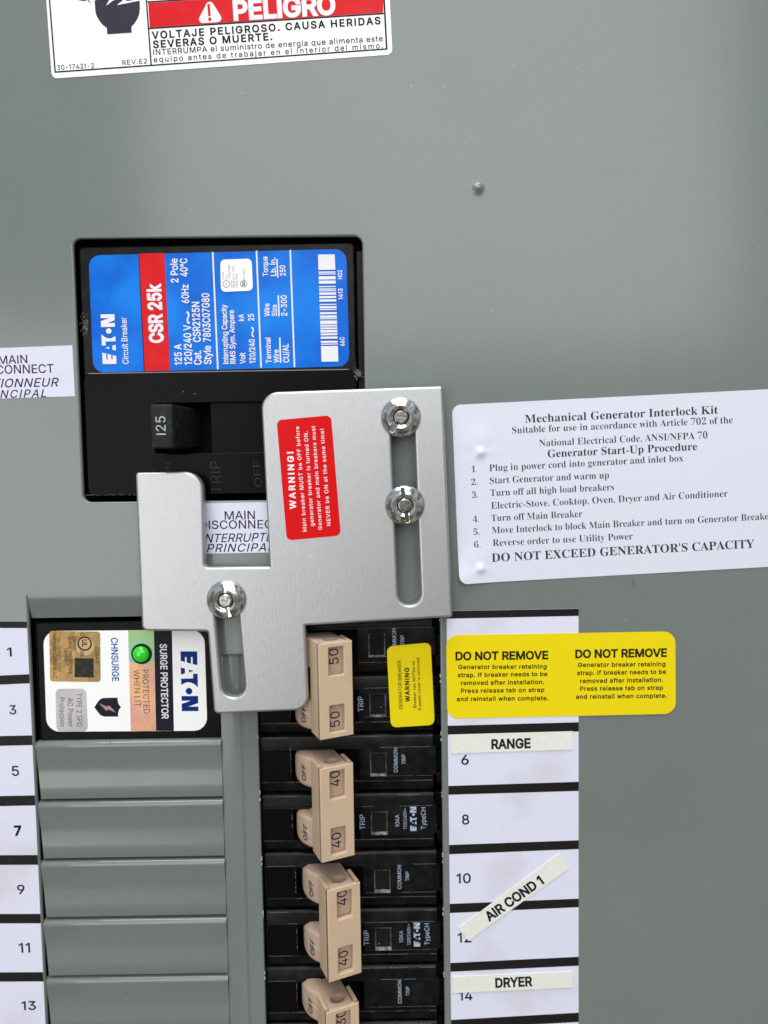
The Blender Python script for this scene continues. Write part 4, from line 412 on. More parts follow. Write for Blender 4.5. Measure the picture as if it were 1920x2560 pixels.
83: [581, [[73,-16,64,-16,64,68,64,151,64,235,74,235,83,235,93,235,109,162,133,109,166,74,199,39,241,22,293,22,331,22,361,33,383,54,404,75,415,101,415,133,415,177,388,212,335,238,304,253,273,269,242,284,184,313,141,343,115,376,88,409,74,448,74,494,74,535,83,570,100,600,117,629,141,652,172,669,202,686,236,694,275,694,295,694,317,692,342,687,366,682,392,676,420,667,425,666,430,664,434,664,438,663,442,662,446,662,463,662,474,673,477,694,486,694,496,694,505,694,505,621,505,548,505,475,497,475,488,475,480,475,471,512,456,545,437,573,418,601,395,623,370,639,344,654,317,662,289,662,255,662,228,653,208,635,188,617,178,594,178,566,178,540,187,518,204,501,221,484,247,467,281,451,313,436,345,421,377,406,418,387,449,368,473,347,495,326,512,304,521,280,530,256,535,229,535,198,535,155,525,118,505,86,484,54,455,29,418,12,381,-6,337,-15,286,-15,269,-15,253,-14,236,-12,219,-9,203,-5,187,1,170,7,157,11,147,14,136,17,129,18,126,18,115,18,108,15,103,11,98,5,94,-3,91,-16,82,-16]]],
84: [630, [[254,0,137,0,137,9,137,17,137,26,173,26,198,33,212,46,225,59,232,84,232,120,232,295,232,470,232,645,229,645,225,645,222,645,169,645,128,630,97,601,66,571,48,528,43,473,34,473,25,473,16,473,16,541,16,610,16,678,214,678,413,678,611,678,611,609,611,541,611,472,603,472,594,472,586,472,575,587,513,645,400,645,397,645,395,645,392,645,392,470,392,295,392,120,392,83,398,58,412,45,425,32,450,26,488,26,488,17,488,9,488,0,371,0]]],
85: [733, [[458,-19,369,-19,277,-19,211,1,170,43,129,83,109,146,109,231,109,342,109,453,109,564,109,596,103,618,91,631,78,644,55,651,22,653,22,661,22,670,22,678,134,678,246,678,358,678,358,670,358,661,358,653,333,651,315,648,302,643,289,638,280,630,275,618,271,606,269,588,269,564,269,445,269,327,269,208,269,149,280,105,303,77,325,47,360,33,409,33,526,33,584,101,584,237,584,346,584,454,584,563,584,596,578,618,565,631,552,643,527,650,489,653,489,661,489,670,489,678,561,678,634,678,706,678,706,670,706,661,706,653,675,649,655,641,645,628,634,615,629,593,629,563,629,465,629,368,629,270,629,167,608,93,566,48,523,3]]],
88: [701, [[98,0,17,0,17,9,17,17,17,26,60,26,99,50,134,99,185,169,237,240,288,310,231,398,173,487,116,575,99,600,84,620,71,633,57,646,41,653,24,653,23,653,22,653,21,653,21,661,21,670,21,678,135,678,249,678,363,678,363,670,363,661,363,653,356,653,348,653,341,653,302,653,283,641,283,618,283,609,289,595,300,578,331,529,363,480,394,431,422,473,451,514,479,556,496,581,505,601,505,616,505,640,482,652,436,653,436,661,436,670,436,678,518,678,600,678,682,678,682,670,682,661,682,653,680,653,679,653,677,653,648,653,622,645,600,630,577,614,554,589,531,556,493,502,456,448,418,394,484,291,549,188,615,85,628,66,639,51,650,41,660,31,672,26,687,26,688,26,690,26,691,26,691,17,691,9,691,0,579,0,467,0,355,0,355,9,355,17,355,26,357,26,360,26,362,26,409,26,432,38,432,61,432,74,424,93,409,118,377,169,344,221,312,272,276,221,241,171,205,120,192,101,185,84,185,67,185,40,210,26,259,26,259,17,259,9,259,0,178,0]]],
89: [634, [[263,0,151,0,151,9,151,17,151,26,186,27,209,34,221,47,233,60,239,84,239,120,239,169,239,217,239,266,182,369,126,473,69,576,51,609,35,631,21,639,14,643,8,646,1,648,-6,650,-13,651,-20,652,-20,661,-20,669,-20,678,89,678,199,678,308,678,308,669,308,661,308,652,302,652,297,652,291,652,273,652,259,649,248,644,237,638,232,630,232,620,232,611,236,598,244,583,286,501,328,418,370,336,412,406,454,475,496,545,511,570,519,591,519,607,519,637,494,652,444,652,442,652,441,652,439,652,439,661,439,669,439,678,511,678,582,678,654,678,654,669,654,661,654,652,637,650,622,643,609,632,596,621,583,604,570,583,513,490,456,396,399,303,399,242,399,181,399,120,399,84,405,60,417,47,429,34,453,27,488,26,488,17,488,9,488,0,376,0]]],
97: [512, [[420,-15,379,-15,329,-15,302,7,298,52,253,9,201,-13,142,-13,107,-13,80,-3,60,17,40,37,30,63,30,94,30,138,51,174,95,203,138,231,205,258,296,283,296,308,296,334,296,359,296,387,290,408,278,421,266,434,247,440,220,440,177,440,155,429,155,408,155,404,160,395,169,382,178,369,183,356,183,344,183,326,176,312,164,301,151,289,134,284,115,284,94,284,78,290,67,303,55,315,49,331,49,352,49,375,57,396,73,415,90,433,112,447,141,458,170,469,203,474,241,474,312,474,363,461,392,435,421,409,436,368,436,313,436,240,436,166,436,93,436,76,437,64,439,59,441,54,446,51,453,51,460,51,468,55,477,62,481,55,486,48,490,41,457,4],[192,50,225,50,234,50,246,54,259,61,272,68,285,79,296,94,296,147,296,199,296,252,216,233,176,191,176,125,176,75]]],
98: [537, [[69,-17,64,-17,64,181,64,380,64,578,64,609,61,629,55,638,48,647,34,652,12,654,12,662,12,670,12,678,77,678,141,678,206,678,206,590,206,503,206,415,239,454,280,474,329,474,364,474,396,464,423,445,449,426,471,399,486,365,501,331,509,292,509,247,509,196,500,151,481,112,462,73,435,42,402,19,368,-4,329,-15,286,-15,241,-15,198,4,156,42,130,22,105,3,79,-17,74,-17],[228,21,272,21,307,21,332,38,345,73,358,109,365,164,365,238,365,299,358,345,344,374,330,403,307,417,274,417,259,417,244,412,231,402,218,391,209,377,206,360,206,274,206,188,206,102,206,48]]],
99: [437, [[310,-15,232,-15,194,-15,160,-5,129,16,98,37,74,65,56,101,38,137,29,178,29,223,29,272,39,315,60,353,80,390,107,420,143,442,178,464,217,475,260,475,308,475,346,465,373,444,400,423,413,397,413,365,413,346,407,332,397,321,386,310,371,304,352,304,312,304,292,327,292,373,292,378,292,384,293,389,294,394,294,399,294,404,294,429,280,442,252,442,195,442,167,388,167,279,167,206,179,151,204,114,229,76,262,57,304,57,339,57,373,74,404,107,411,101,417,96,424,90,374,20]]],
100: [551, [[263,-15,208,-15,173,-15,142,-5,116,16,89,36,67,64,52,99,37,134,29,174,29,219,29,270,37,315,54,354,70,392,92,422,121,443,150,464,182,474,217,474,264,474,302,455,332,417,332,477,332,537,332,597,332,618,327,632,316,641,305,649,287,653,262,654,262,662,262,670,262,678,333,678,404,678,475,678,475,489,475,301,475,112,475,87,478,70,484,61,489,51,503,44,526,41,526,33,526,24,526,16,473,16,408,6,332,-15,332,9,332,34,332,58,304,9],[226,42,255,42,270,42,286,49,301,62,316,75,326,92,332,113,332,195,332,278,332,360,329,377,321,391,307,402,293,413,277,418,259,418,228,418,206,403,194,372,181,341,175,293,175,228,175,165,181,118,193,87,205,57]]],
101: [448, [[310,-15,229,-15,190,-15,156,-5,126,16,96,36,72,65,55,102,38,139,29,183,29,234,29,281,38,322,56,358,74,394,99,422,130,443,161,464,195,474,234,474,291,474,337,455,371,417,404,379,421,326,421,258,421,254,421,251,421,247,339,247,256,247,174,247,175,124,216,63,297,63,336,63,371,85,402,128,409,121,417,115,424,108,375,26],[173,292,173,286,215,286,258,286,300,286,300,297,300,309,300,320,300,362,296,393,288,413,279,432,263,442,240,442,195,442,173,396,173,303,173,297]]],
102: [318, [[114,0,22,0,22,8,22,16,22,24,39,25,52,28,59,33,66,37,71,43,74,52,77,59,78,78,78,109,78,210,78,311,78,412,60,412,42,412,24,412,24,429,24,445,24,462,42,462,60,462,78,462,78,483,78,505,78,526,78,579,94,620,126,649,158,678,202,692,259,692,301,692,334,683,357,664,380,645,392,622,392,595,392,574,386,557,375,546,364,535,350,529,334,529,316,529,302,534,291,544,280,553,275,566,275,582,275,595,279,610,287,626,288,628,290,631,292,635,293,639,294,642,294,644,294,655,285,660,268,660,247,660,234,653,229,640,223,627,220,607,220,581,220,541,220,502,220,462,248,462,275,462,303,462,303,445,303,429,303,412,275,412,248,412,220,412,220,307,220,202,220,97,220,67,225,47,235,38,245,29,266,24,297,24,297,16,297,8,297,0,205,0]]],
103: [487, [[300,-209,217,-209,152,-209,104,-200,71,-181,38,-162,21,-138,21,-111,21,-78,48,-54,102,-38,57,-17,35,11,35,45,35,70,44,91,63,110,82,129,111,147,152,164,73,193,33,244,33,316,33,347,42,375,59,399,76,422,100,441,131,454,161,467,195,474,234,474,273,474,311,467,347,453,389,453,430,453,472,453,472,435,472,417,472,399,448,399,423,399,399,399,422,370,434,338,434,303,434,274,426,248,411,225,396,202,375,185,348,172,321,159,291,153,256,153,249,153,241,153,234,154,226,155,218,155,211,155,194,155,179,150,168,141,156,131,150,119,150,106,150,84,170,73,210,73,227,73,244,73,261,73,314,73,355,69,386,60,416,51,438,38,451,19,464,0,470,-24,470,-55,470,-103,449,-141,406,-168,363,-195],[211,185,234,185,258,185,275,196,284,217,293,238,297,271,297,314,297,358,293,390,284,411,275,432,258,442,234,442,211,442,194,432,185,411,175,390,170,358,170,314,170,271,175,238,185,217,194,196],[194,-173,239,-173,341,-173,392,-148,392,-98,392,-81,385,-69,371,-62,357,-54,335,-51,305,-51,251,-51,198,-51,144,-51,121,-66,109,-85,109,-108,109,-125,120,-141,141,-154,162,-167]]],
104: [567, [[107,0,27,0,27,8,27,16,27,24,46,25,60,29,67,38,74,47,78,62,78,83,78,253,78,424,78,594,78,615,75,630,68,639,61,648,48,654,28,655,28,663,28,670,28,678,92,678,156,678,220,678,220,584,220,491,220,397,257,448,305,474,362,474,449,474,492,421,492,315,492,238,492,160,492,83,492,62,495,48,502,39,509,30,522,25,541,24,541,16,541,8,541,0,461,0,381,0,301,0,301,8,301,16,301,24,303,24,306,24,308,24,336,24,350,44,350,83,350,163,350,243,350,323,350,350,347,371,341,384,335,397,322,404,302,404,271,404,243,386,220,350,220,261,220,172,220,83,220,62,223,47,230,39,236,30,249,25,268,24,268,16,268,8,268,0,188,0]]],
105: [295, [[171,539,150,539,129,539,111,546,97,561,82,575,75,593,75,614,75,635,82,653,97,668,111,683,129,690,150,690,171,690,189,683,204,668,218,653,225,635,225,614,225,593,218,575,203,561,188,546],[107,0,27,0,27,8,27,16,27,24,47,25,61,30,68,38,75,46,78,61,78,83,78,180,78,278,78,375,78,400,75,416,70,424,64,432,51,436,30,437,30,445,31,454,31,462,94,462,158,462,221,462,221,336,221,209,221,83,221,62,224,48,230,39,236,30,249,25,268,24,268,16,268,8,268,0,188,0]]],
107: [534, [[107,0,26,0,26,8,26,16,26,24,47,25,61,30,68,39,75,47,78,62,78,83,78,253,78,422,78,592,78,615,75,631,70,640,65,648,51,653,30,654,30,662,31,670,31,678,94,678,157,678,220,678,220,536,220,393,220,251,259,290,299,330,338,369,355,386,363,401,363,414,363,429,346,437,311,437,309,437,308,437,306,437,306,445,306,454,306,462,375,462,445,462,514,462,514,454,514,445,514,437,475,435,440,418,409,387,383,362,357,336,331,311,392,224,454,138,515,51,528,33,543,24,560,24,560,16,560,8,560,0,478,0,396,0,314,0,314,8,314,16,314,24,317,24,320,24,323,24,345,24,356,32,356,47,356,54,352,63,345,73,311,122,276,170,242,219,235,213,227,206,220,200,220,161,220,122,220,83,220,62,223,48,230,39,236,30,249,25,268,24,268,16,268,8,268,0,187,0]]],
108: [297, [[107,0,27,0,27,8,27,16,27,24,47,25,61,30,68,38,75,46,78,61,78,83,78,253,78,422,78,592,78,614,75,630,70,639,65,648,51,653,30,654,30,662,30,670,30,678,94,678,157,678,221,678,221,480,221,281,221,83,221,62,224,48,230,39,236,30,249,25,268,24,268,16,268,8,268,0,188,0]]],
109: [825, [[106,0,27,0,27,8,27,16,27,24,46,25,60,29,67,38,74,47,78,62,78,83,78,181,78,279,78,377,78,398,75,413,68,423,61,432,48,437,28,438,28,446,28,454,28,462,91,462,155,462,218,462,218,439,218,417,218,394,256,447,301,474,353,474,421,474,462,446,477,389,516,446,564,474,622,474,707,474,750,421,750,315,750,238,750,160,750,83,750,62,753,48,760,39,766,30,779,25,798,24,798,16,798,8,798,0,719,0,641,0,562,0,562,8,562,16,562,24,581,25,593,30,600,39,607,48,610,63,610,83,610,163,610,243,610,323,610,350,607,371,601,384,595,397,582,404,562,404,533,404,506,387,483,353,483,263,483,173,483,83,483,63,486,48,493,39,499,30,511,25,530,24,530,16,530,8,530,0,452,0,375,0,297,0,297,8,297,16,297,24,316,25,328,30,335,39,342,48,345,63,345,83,345,163,345,243,345,323,345,350,342,370,336,384,330,397,317,404,297,404,266,404,239,386,218,350,218,261,218,172,218,83,218,63,221,48,227,40,233,31,245,25,264,24,264,16,264,8,264,0,185,0]]],
110: [567, [[107,0,27,0,27,8,27,16,27,24,46,25,60,29,67,38,74,47,78,62,78,83,78,181,78,279,78,377,78,398,75,413,68,423,61,432,48,437,28,438,28,446,28,454,28,462,92,462,156,462,220,462,220,441,220,419,220,398,257,449,304,474,362,474,449,474,492,421,492,315,492,238,492,160,492,83,492,62,495,48,502,39,509,30,522,25,541,24,541,16,541,8,541,0,461,0,381,0,301,0,301,8,301,16,301,24,303,24,306,24,308,24,336,24,350,44,350,83,350,163,350,243,350,323,350,350,347,371,341,384,335,397,322,404,302,404,271,404,243,386,220,350,220,261,220,172,220,83,220,62,223,47,230,39,236,30,249,25,268,24,268,16,268,8,268,0,188,0]]],
111: [501, [[294,-15,251,-15,207,-15,168,-4,135,17,101,38,75,67,56,105,37,142,28,183,28,229,28,276,37,319,56,356,75,393,101,422,135,443,168,464,207,474,250,474,293,474,332,464,365,443,398,422,425,394,444,357,463,320,472,278,472,229,472,181,463,139,444,102,425,65,398,37,366,16,333,-5],[223,17,251,17,279,17,299,31,311,58,317,71,321,92,324,121,326,150,327,186,327,229,327,317,321,375,309,403,297,431,278,445,251,445,222,445,202,431,191,403,180,374,174,317,174,230,174,187,175,151,178,122,181,93,185,71,191,58,203,31]]],
112: [553, [[115,-207,26,-207,26,-199,26,-192,26,-184,41,-183,53,-180,60,-175,67,-169,73,-161,75,-150,77,-140,78,-122,78,-95,78,57,78,210,78,362,78,393,75,413,69,422,63,431,50,436,29,439,29,447,29,454,29,462,90,462,152,462,213,462,213,438,213,415,213,391,243,447,286,475,343,475,378,475,409,465,436,444,463,423,484,395,499,360,514,324,521,283,521,238,521,189,513,146,498,108,483,69,461,39,434,18,406,-4,374,-15,338,-15,289,-15,250,6,220,48,220,3,220,-41,220,-86,220,-113,222,-133,226,-147,230,-161,238,-170,249,-175,259,-180,275,-182,294,-183,294,-191,294,-199,294,-207,205,-207],[259,42,291,42,322,42,343,57,356,88,369,120,376,167,376,230,376,291,370,337,359,369,348,399,327,414,296,414,265,414,240,393,220,350,220,267,220,185,220,102,235,62]]],
114: [428, [[116,0,27,0,27,8,27,16,27,24,47,25,61,30,68,38,75,46,78,61,78,83,78,180,78,278,78,375,78,400,75,417,69,425,63,432,50,436,30,437,30,445,31,454,31,462,93,462,155,462,217,462,217,433,217,404,217,375,234,407,255,431,279,449,302,466,325,474,347,474,375,474,396,467,410,453,424,438,431,419,431,396,431,377,425,361,414,349,403,337,388,331,369,331,352,331,339,335,331,344,322,352,315,362,308,372,301,382,292,387,281,387,267,387,254,378,241,360,228,341,222,317,222,286,222,218,222,151,222,83,222,60,227,45,237,38,246,30,265,25,294,24,294,16,294,8,294,0,205,0]]],
115: [429, [[272,-15,225,-15,198,-15,166,-7,129,9,123,12,116,13,109,13,93,13,82,4,76,-13,68,-13,61,-13,53,-13,53,44,53,100,53,157,62,157,70,157,79,157,88,115,105,82,129,58,153,34,180,22,209,22,234,22,253,28,266,40,279,51,286,67,286,87,286,115,268,138,232,156,208,168,183,181,159,193,124,210,98,230,81,252,64,274,55,299,55,328,55,370,69,405,97,433,124,461,162,475,210,475,221,475,233,474,247,471,261,468,277,463,296,458,299,457,303,457,307,456,311,455,314,454,317,454,328,454,337,461,343,475,350,475,356,475,363,475,363,427,363,378,363,330,355,330,348,330,340,330,329,366,314,394,293,413,272,432,248,441,222,441,201,441,184,436,173,426,162,415,156,402,156,386,156,370,161,357,172,346,182,335,197,325,218,315,240,304,263,293,285,282,319,265,344,247,360,226,375,205,383,176,383,141,383,93,369,55,340,27,310,-1]]],
116: [340, [[251,-14,184,-14,144,-14,115,-4,98,16,81,35,72,65,72,106,72,209,72,312,72,415,58,415,44,415,30,415,30,425,30,436,30,446,70,484,104,519,131,550,158,581,179,608,192,631,200,631,207,631,215,631,215,575,215,518,215,462,246,462,278,462,309,462,309,446,309,431,309,415,278,415,246,415,215,415,215,317,215,220,215,122,215,101,218,86,223,76,228,65,237,60,250,60,273,60,292,77,307,111,315,107,323,102,331,98,300,23]]],
117: [558, [[224,-15,195,-15,149,-15,116,-1,97,26,78,52,68,92,68,144,68,219,68,294,68,369,68,392,65,410,59,421,52,431,38,437,17,438,17,446,17,454,17,462,82,462,146,462,211,462,211,345,211,227,211,110,211,93,216,79,225,69,234,58,246,53,263,53,294,53,319,68,340,98,340,188,340,279,340,369,340,394,336,412,329,422,322,432,306,437,282,438,282,446,282,454,282,462,349,462,415,462,482,462,482,343,482,223,482,104,482,81,486,66,493,58,500,50,515,45,536,44,536,36,536,27,536,19,481,19,416,8,340,-15,340,10,340,35,340,60,323,37,302,18,277,5,252,-8]]],
118: [456, [[221,-15,212,-15,160,113,109,241,57,369,48,390,40,407,33,419,26,430,13,436,-4,437,-4,445,-4,454,-4,462,79,462,161,462,244,462,244,454,244,446,244,438,240,438,236,438,232,438,205,438,192,429,192,411,192,407,193,403,194,399,221,327,248,254,275,182,300,247,326,311,351,376,356,390,359,400,359,405,359,427,340,438,303,438,303,446,303,454,303,462,353,462,404,462,454,462,454,454,454,447,454,439,435,435,422,427,414,415,405,403,396,385,387,362,337,236,288,111,238,-15,229,-15]]],
119: [647, [[191,-15,182,-15,130,121,77,258,25,394,20,407,15,417,9,424,3,431,-5,435,-16,437,-16,445,-16,454,-16,462,58,462,132,462,206,462,206,454,206,445,206,437,193,436,183,434,178,431,173,427,170,420,170,411,170,406,171,401,172,396,173,390,175,383,178,376,201,314,225,251,248,189,270,243,292,296,314,350,309,365,304,381,299,396,294,413,288,424,282,430,277,435,266,438,250,439,250,447,250,454,250,462,327,462,404,462,481,462,481,454,481,445,481,437,454,436,440,427,440,411,440,408,440,405,441,401,442,396,442,393,443,390,462,330,481,270,500,210,523,267,546,324,569,381,574,392,576,402,576,410,576,419,573,426,566,430,558,434,547,437,530,439,530,447,530,454,530,462,574,462,619,462,663,462,663,454,663,447,663,439,649,438,639,433,633,424,626,414,620,401,613,384,560,251,506,118,453,-15,445,-15,438,-15,430,-15,397,88,365,190,332,293,291,190,249,88,208,-15,199,-15]]],
120: [475, [[63,0,7,0,7,7,7,15,7,22,37,30,65,51,92,84,122,124,153,163,183,203,143,266,104,329,64,392,46,420,27,435,6,437,6,445,6,454,6,462,88,462,169,462,251,462,251,454,251,446,251,438,223,438,209,431,209,417,209,412,213,402,222,387,239,360,256,333,273,306,293,331,313,357,333,382,344,395,349,406,349,415,349,424,345,429,338,432,331,435,318,437,299,438,299,446,299,454,299,462,354,462,408,462,463,462,463,455,463,448,463,441,435,435,407,414,378,378,350,343,323,309,295,274,341,201,388,127,434,54,440,45,446,37,451,32,456,27,464,24,475,23,475,15,475,8,475,0,394,0,312,0,231,0,231,8,231,16,231,24,246,24,257,25,265,29,272,32,276,38,276,45,276,56,270,70,258,88,240,115,223,143,205,170,185,144,165,117,145,91,132,74,126,61,126,51,126,32,141,22,170,22,172,22,173,22,175,22,175,15,175,7,175,0,119,0]]],
121: [447, [[103,-209,78,-209,53,-209,32,-201,15,-186,-2,-171,-10,-150,-10,-125,-10,-108,-4,-92,7,-79,18,-66,34,-59,53,-59,70,-59,84,-64,95,-73,106,-83,111,-96,111,-113,111,-116,111,-118,111,-121,110,-124,110,-127,110,-130,110,-141,116,-147,128,-147,139,-147,153,-135,170,-110,179,-97,186,-83,193,-66,199,-49,204,-30,209,-7,157,120,106,246,54,373,48,388,42,401,37,410,31,419,26,425,23,428,17,434,8,437,-5,437,-6,437,-6,437,-7,437,-7,445,-7,454,-7,462,76,462,158,462,241,462,241,454,241,445,241,437,222,436,209,434,202,431,195,428,191,420,191,409,191,406,192,402,193,397,194,392,196,387,198,382,224,314,250,245,276,177,298,238,321,298,343,359,347,370,350,379,352,387,353,395,354,402,354,408,354,419,350,427,342,431,333,435,320,437,302,437,302,445,302,454,302,462,350,462,398,462,446,462,446,454,446,445,446,437,432,437,421,431,413,418,404,405,395,386,386,361,338,229,289,96,241,-36,224,-82,208,-118,193,-143,177,-168,160,-185,142,-195,124,-204]]],
32: [278, []],
},
}
_LOGO = [[(0,0),(.56,0),(.64,.26),(.34,.26),(.34,.36),(.66,.36),(.74,.62),(.34,.62),(.34,.72),(.76,.72),(.83,1),(0,1)],
         [(.96,0),(1.02,.245),(1.32,.24),(1.38,0)], [(1.09,.48),(1.25,.48),(1.17,.78)],
         [(1.34,1),(1.34,.73),(1.62,.72),(1.63,0),(2.02,0),(1.93,.13),(1.86,.28),(1.84,.42),(1.87,.60),(1.97,.80),(2.07,.91),(2.17,1)],
         circle(2.38, .46, .2, 20),
         [(2.67,0),(2.95,0),(2.95,.55),(3.14,0),(3.58,0),(3.58,1),(3.31,1),(3.31,.38),(3.10,1),(2.67,1)]]
CAP = {'s': 0.509, 'r': None}
def _rect(x0, y0, x1, y1): return [(x0, y0), (x1, y0), (x1, y1), (x0, y1)]
PLAIN = {'I': (185, [_rect(.058, 0, .125, .509)]), 'l': (172, [_rect(.056, 0, .117, .530)]),
         '1': (300, [[(.150, 0), (.214, 0), (.214, .509), (.158, .509), (.035, .425), (.035, .357), (.150, .436)]])}
def bez(s, res=3):
    n = len(s)//6; out = []
    for i in range(n):
        a, b = s[i*6:i*6+6], s[((i+1) % n)*6:((i+1) % n)*6+6]
        p = [(a[2], a[3]), (a[4], a[5]), (b[0], b[1]), (b[2], b[3])]
        cr = abs((p[3][0]-p[0][0])*(p[1][1]-p[0][1])-(p[3][1]-p[0][1])*(p[1][0]-p[0][0]))+abs((p[3][0]-p[0][0])*(p[2][1]-p[0][1])-(p[3][1]-p[0][1])*(p[2][0]-p[0][0]))
        k = 1 if cr < 250 else res
        for j in range(k):
            t = j/k; u = 1-t
            out.append(tuple((u**3*p[0][c]+3*u*u*t*p[1][c]+3*u*t*t*p[2][c]+t**3*p[3][c])/1000 for c in (0, 1)))
    q = []
    for v in out:
        if not q or math.hypot(v[0]-q[-1][0], v[1]-q[-1][1]) > .0015: q.append(v)
    return q
def sarea(p): return sum(p[i-1][0]*p[i][1]-p[i][0]*p[i-1][1] for i in range(len(p)))/2
def fatten(p, w, sg):
    n = len(p); out = []
    for i in range(n):
        a, b, c = Vector(p[i-1]), Vector(p[i]), Vector(p[(i+1) % n])
        d1, d2 = (b-a).normalized(), (c-b).normalized()
        n1, n2 = Vector((d1.y, -d1.x))*sg, Vector((d2.y, -d2.x))*sg
        m = n1+n2
        if m.length < .3: out.append(tuple(b+n1*w)); out.append(tuple(b+n2*w)); continue
        m.normalize(); out.append(tuple(b+m*(w/max(.55, m.dot(n1)))))
    return out
def fill(loops):               # robust non-zero fill of outlines that may overlap
    from mathutils.geometry import delaunay_2d_cdt
    P, Ed = [], []
    for l in loops:
        n = len(P); P += [Vector(v) for v in l]; Ed += [(n+i, n+(i+1) % len(l)) for i in range(len(l))]
    V, _, T_, _, _, _ = delaunay_2d_cdt(P, Ed, [], 1, 1e-6)
    out = []
    for t in T_:
        c = sum((Vector(V[i]) for i in t), Vector((0, 0)))/len(t); w = 0
        for l in loops:
            for i in range(len(l)):
                a, b = l[i-1], l[i]
                if (a[1] <= c.y) != (b[1] <= c.y):
                    if a[0]+(c.y-a[1])/(b[1]-a[1])*(b[0]-a[0]) > c.x: w += 1 if b[1] > a[1] else -1
        if w > 0: out.append(tuple(t))
    return [(v.x, v.y, 0) for v in V], out
_gc = {}
def adv(font, ch): return (PLAIN[ch][0] if font == 's' and ch in PLAIN else GLYPHS[font][ord(ch)][0])/1000
def glyph(font, ch, wt):
    k = (font, ch, wt)
    if k not in _gc:
        if font == 's' and ch in PLAIN: ls = PLAIN[ch][1]
        else: ls = [bez(s) for s in GLYPHS[font][ord(ch)][1]]
        if not ls: _gc[k] = ([], [])
        else:
            big = max(ls, key=lambda p: abs(sarea(p)))
            if sarea(big) < 0: ls = [l[::-1] for l in ls]
            if wt: ls = [fatten(l, wt, 1) for l in ls]
            _gc[k] = fill(ls)
    return _gc[k]
CAP['r'] = max(v[1] for v in glyph('r', 'E', 0)[0])
def text3(s, o, dx, dy, width, cap, font='s', wt=0.0, it=0.0, out=None):
    """letters from point o along dx (unit), up along dy, fitted to the width, capitals cap high; all in panel mm"""
    V, Fc = [], []; x = 0.0
    if s == 'EATON_LOGO':
        V2, Fc = curve_mesh(_LOGO); V = [(v[0]*.509, v[1]*.509) for v in V2]
    else:
        ys = cap/CAP[font]; nat = sum(adv(font, ch) for ch in s)
        track = max(0, width/(ys*1.06)-nat)/max(1, len(s)-1) if len(s) > 3 else 0   # letterspaced rather than stretched
        for ch in s:
            a = adv(font, ch)+track
            gv, gf = glyph(font, ch, wt); n = len(V)
            V += [(v[0]+x+it*v[1], v[1]) for v in gv]; Fc += [tuple(i+n for i in f) for f in gf]
            x += a
    x0 = min(v[0] for v in V); x1 = max(v[0] for v in V)
    sx = width/(x1-x0); sy = cap/CAP[font]
    P = []
    for v in V:
        q = o+dx*((v[0]-x0)*sx)+dy*(v[1]*sy); P.append((q.x, q.y, q.z))
    return P, Fc
def T(s, f, u0, v0, u1, v1, cap, h, font='s', wt=0.0, it=0.0):
    p = Vector((*W(f, u0, v0, h), h)); q = Vector((*W(f, u1, v1, h), h))
    d = q-p; w = d.length; d.normalize(); up = Vector((-d.y, d.x, 0))
    return text3(s, p, d, up, w, cap*mmpp(f, (u0+u1)/2, (v0+v1)/2, h), font, wt, it)
BOLD = 0.032

# ================================================================== the panel
HB = -4.0                      # face of the branch breakers, below the cover
def W2(f, u, v, h=0.0): return Vector((*W(f, u, v, h), 0)).to_2d()
XL, XR = -109.25, 16.6          # ends of the breaker opening
YF0 = -83.6                    # top of the first filler plate
PITCHF = 19.42*224/228
YF0 = W('K', 800, 36)[1]
SPX0, SPX1 = W('K', 1385, 20)[0], W('K', 1632, 600)[0]
YA = W('G', 540, 183)[1]; YSP = W('G', 1450, 500)[1]
YB = -230.0
hole = [(XL, YA+3.2), (SPX0, YA+3.2), (SPX0, YSP), (SPX1, YSP), (SPX1, -46.0), (XR, -46.0), (XR, YB), (XL, YB)]
mb = [W('C', 45, 75), W('C', 1545, 62), (W('C', 1545, 62)[0], W('D', 1370, 855)[1]), (W('C', 45, 75)[0], W('D', 425, 862)[1])]
outer = rect(-230, -240, W('B', 1700, 500)[0]+60, 240)
cover = part('panel_cover', slab([outer, rnd(mb, 2.4, 8), rnd(hole, [0.6, 0, 0, .3, .3, .3, .3, .6])], -1.6, 0, 0.55, 3), 'paint', smooth=40, kind='structure')
part('panel_interior', join(box(-235, 165, -245, 245, -32, -30)), 'dark', kind='structure')
# pressed lip above the surge protector
fl = W('G', 540, 268)[1]
part('pressed_lip', extr([(YA+4.1, .03), (YA+3.2, .02), (YA+2.2, -.09), (YA+1.2, -.30), (YA+.2, -0.60), (YA-.8, -.90), (YA-2.2, -1.25), (fl+.5, -1.75), (fl+.1, -1.85), (fl, -2.05), (fl+.1, -3), (fl+1.2, -2.9), (YA+.5, -1.9), (YA+3.3, -1.5), (YA+3.9, -.5)], XL+0.1, SPX0-.05), 'paint', cover)
# raised dimples in the sheet
def dimple(x, y, r=1.9, hh=1.1):
    pr = [(r*1.5*(1-i/14), hh*math.exp(-((1-i/14)*1.5)**2*2.6)-0.0035*hh) for i in range(15)]
    return lathe(pr, x, y, 40)
part('dimple', dimple(*W('B', 407, 815)), 'paint', cover, smooth=80)
# the spine between the two breaker columns
sp = [(SPX0+0.02, -2.6), (SPX0+.02, -1.35), (SPX0+.5, -1.2), (-46.1, -1.15), (-45.6, -1.25), (-45.2, -1.75), (-44.8, -1.85), (SPX1-.5, -1.8), (SPX1-.1, -1.95), (SPX1, -2.3), (SPX1, -3.2), (SPX0+.02, -3.2)]
part('spine', extry(sp, YSP+1.2, YB), 'paint', cover, smooth=50)
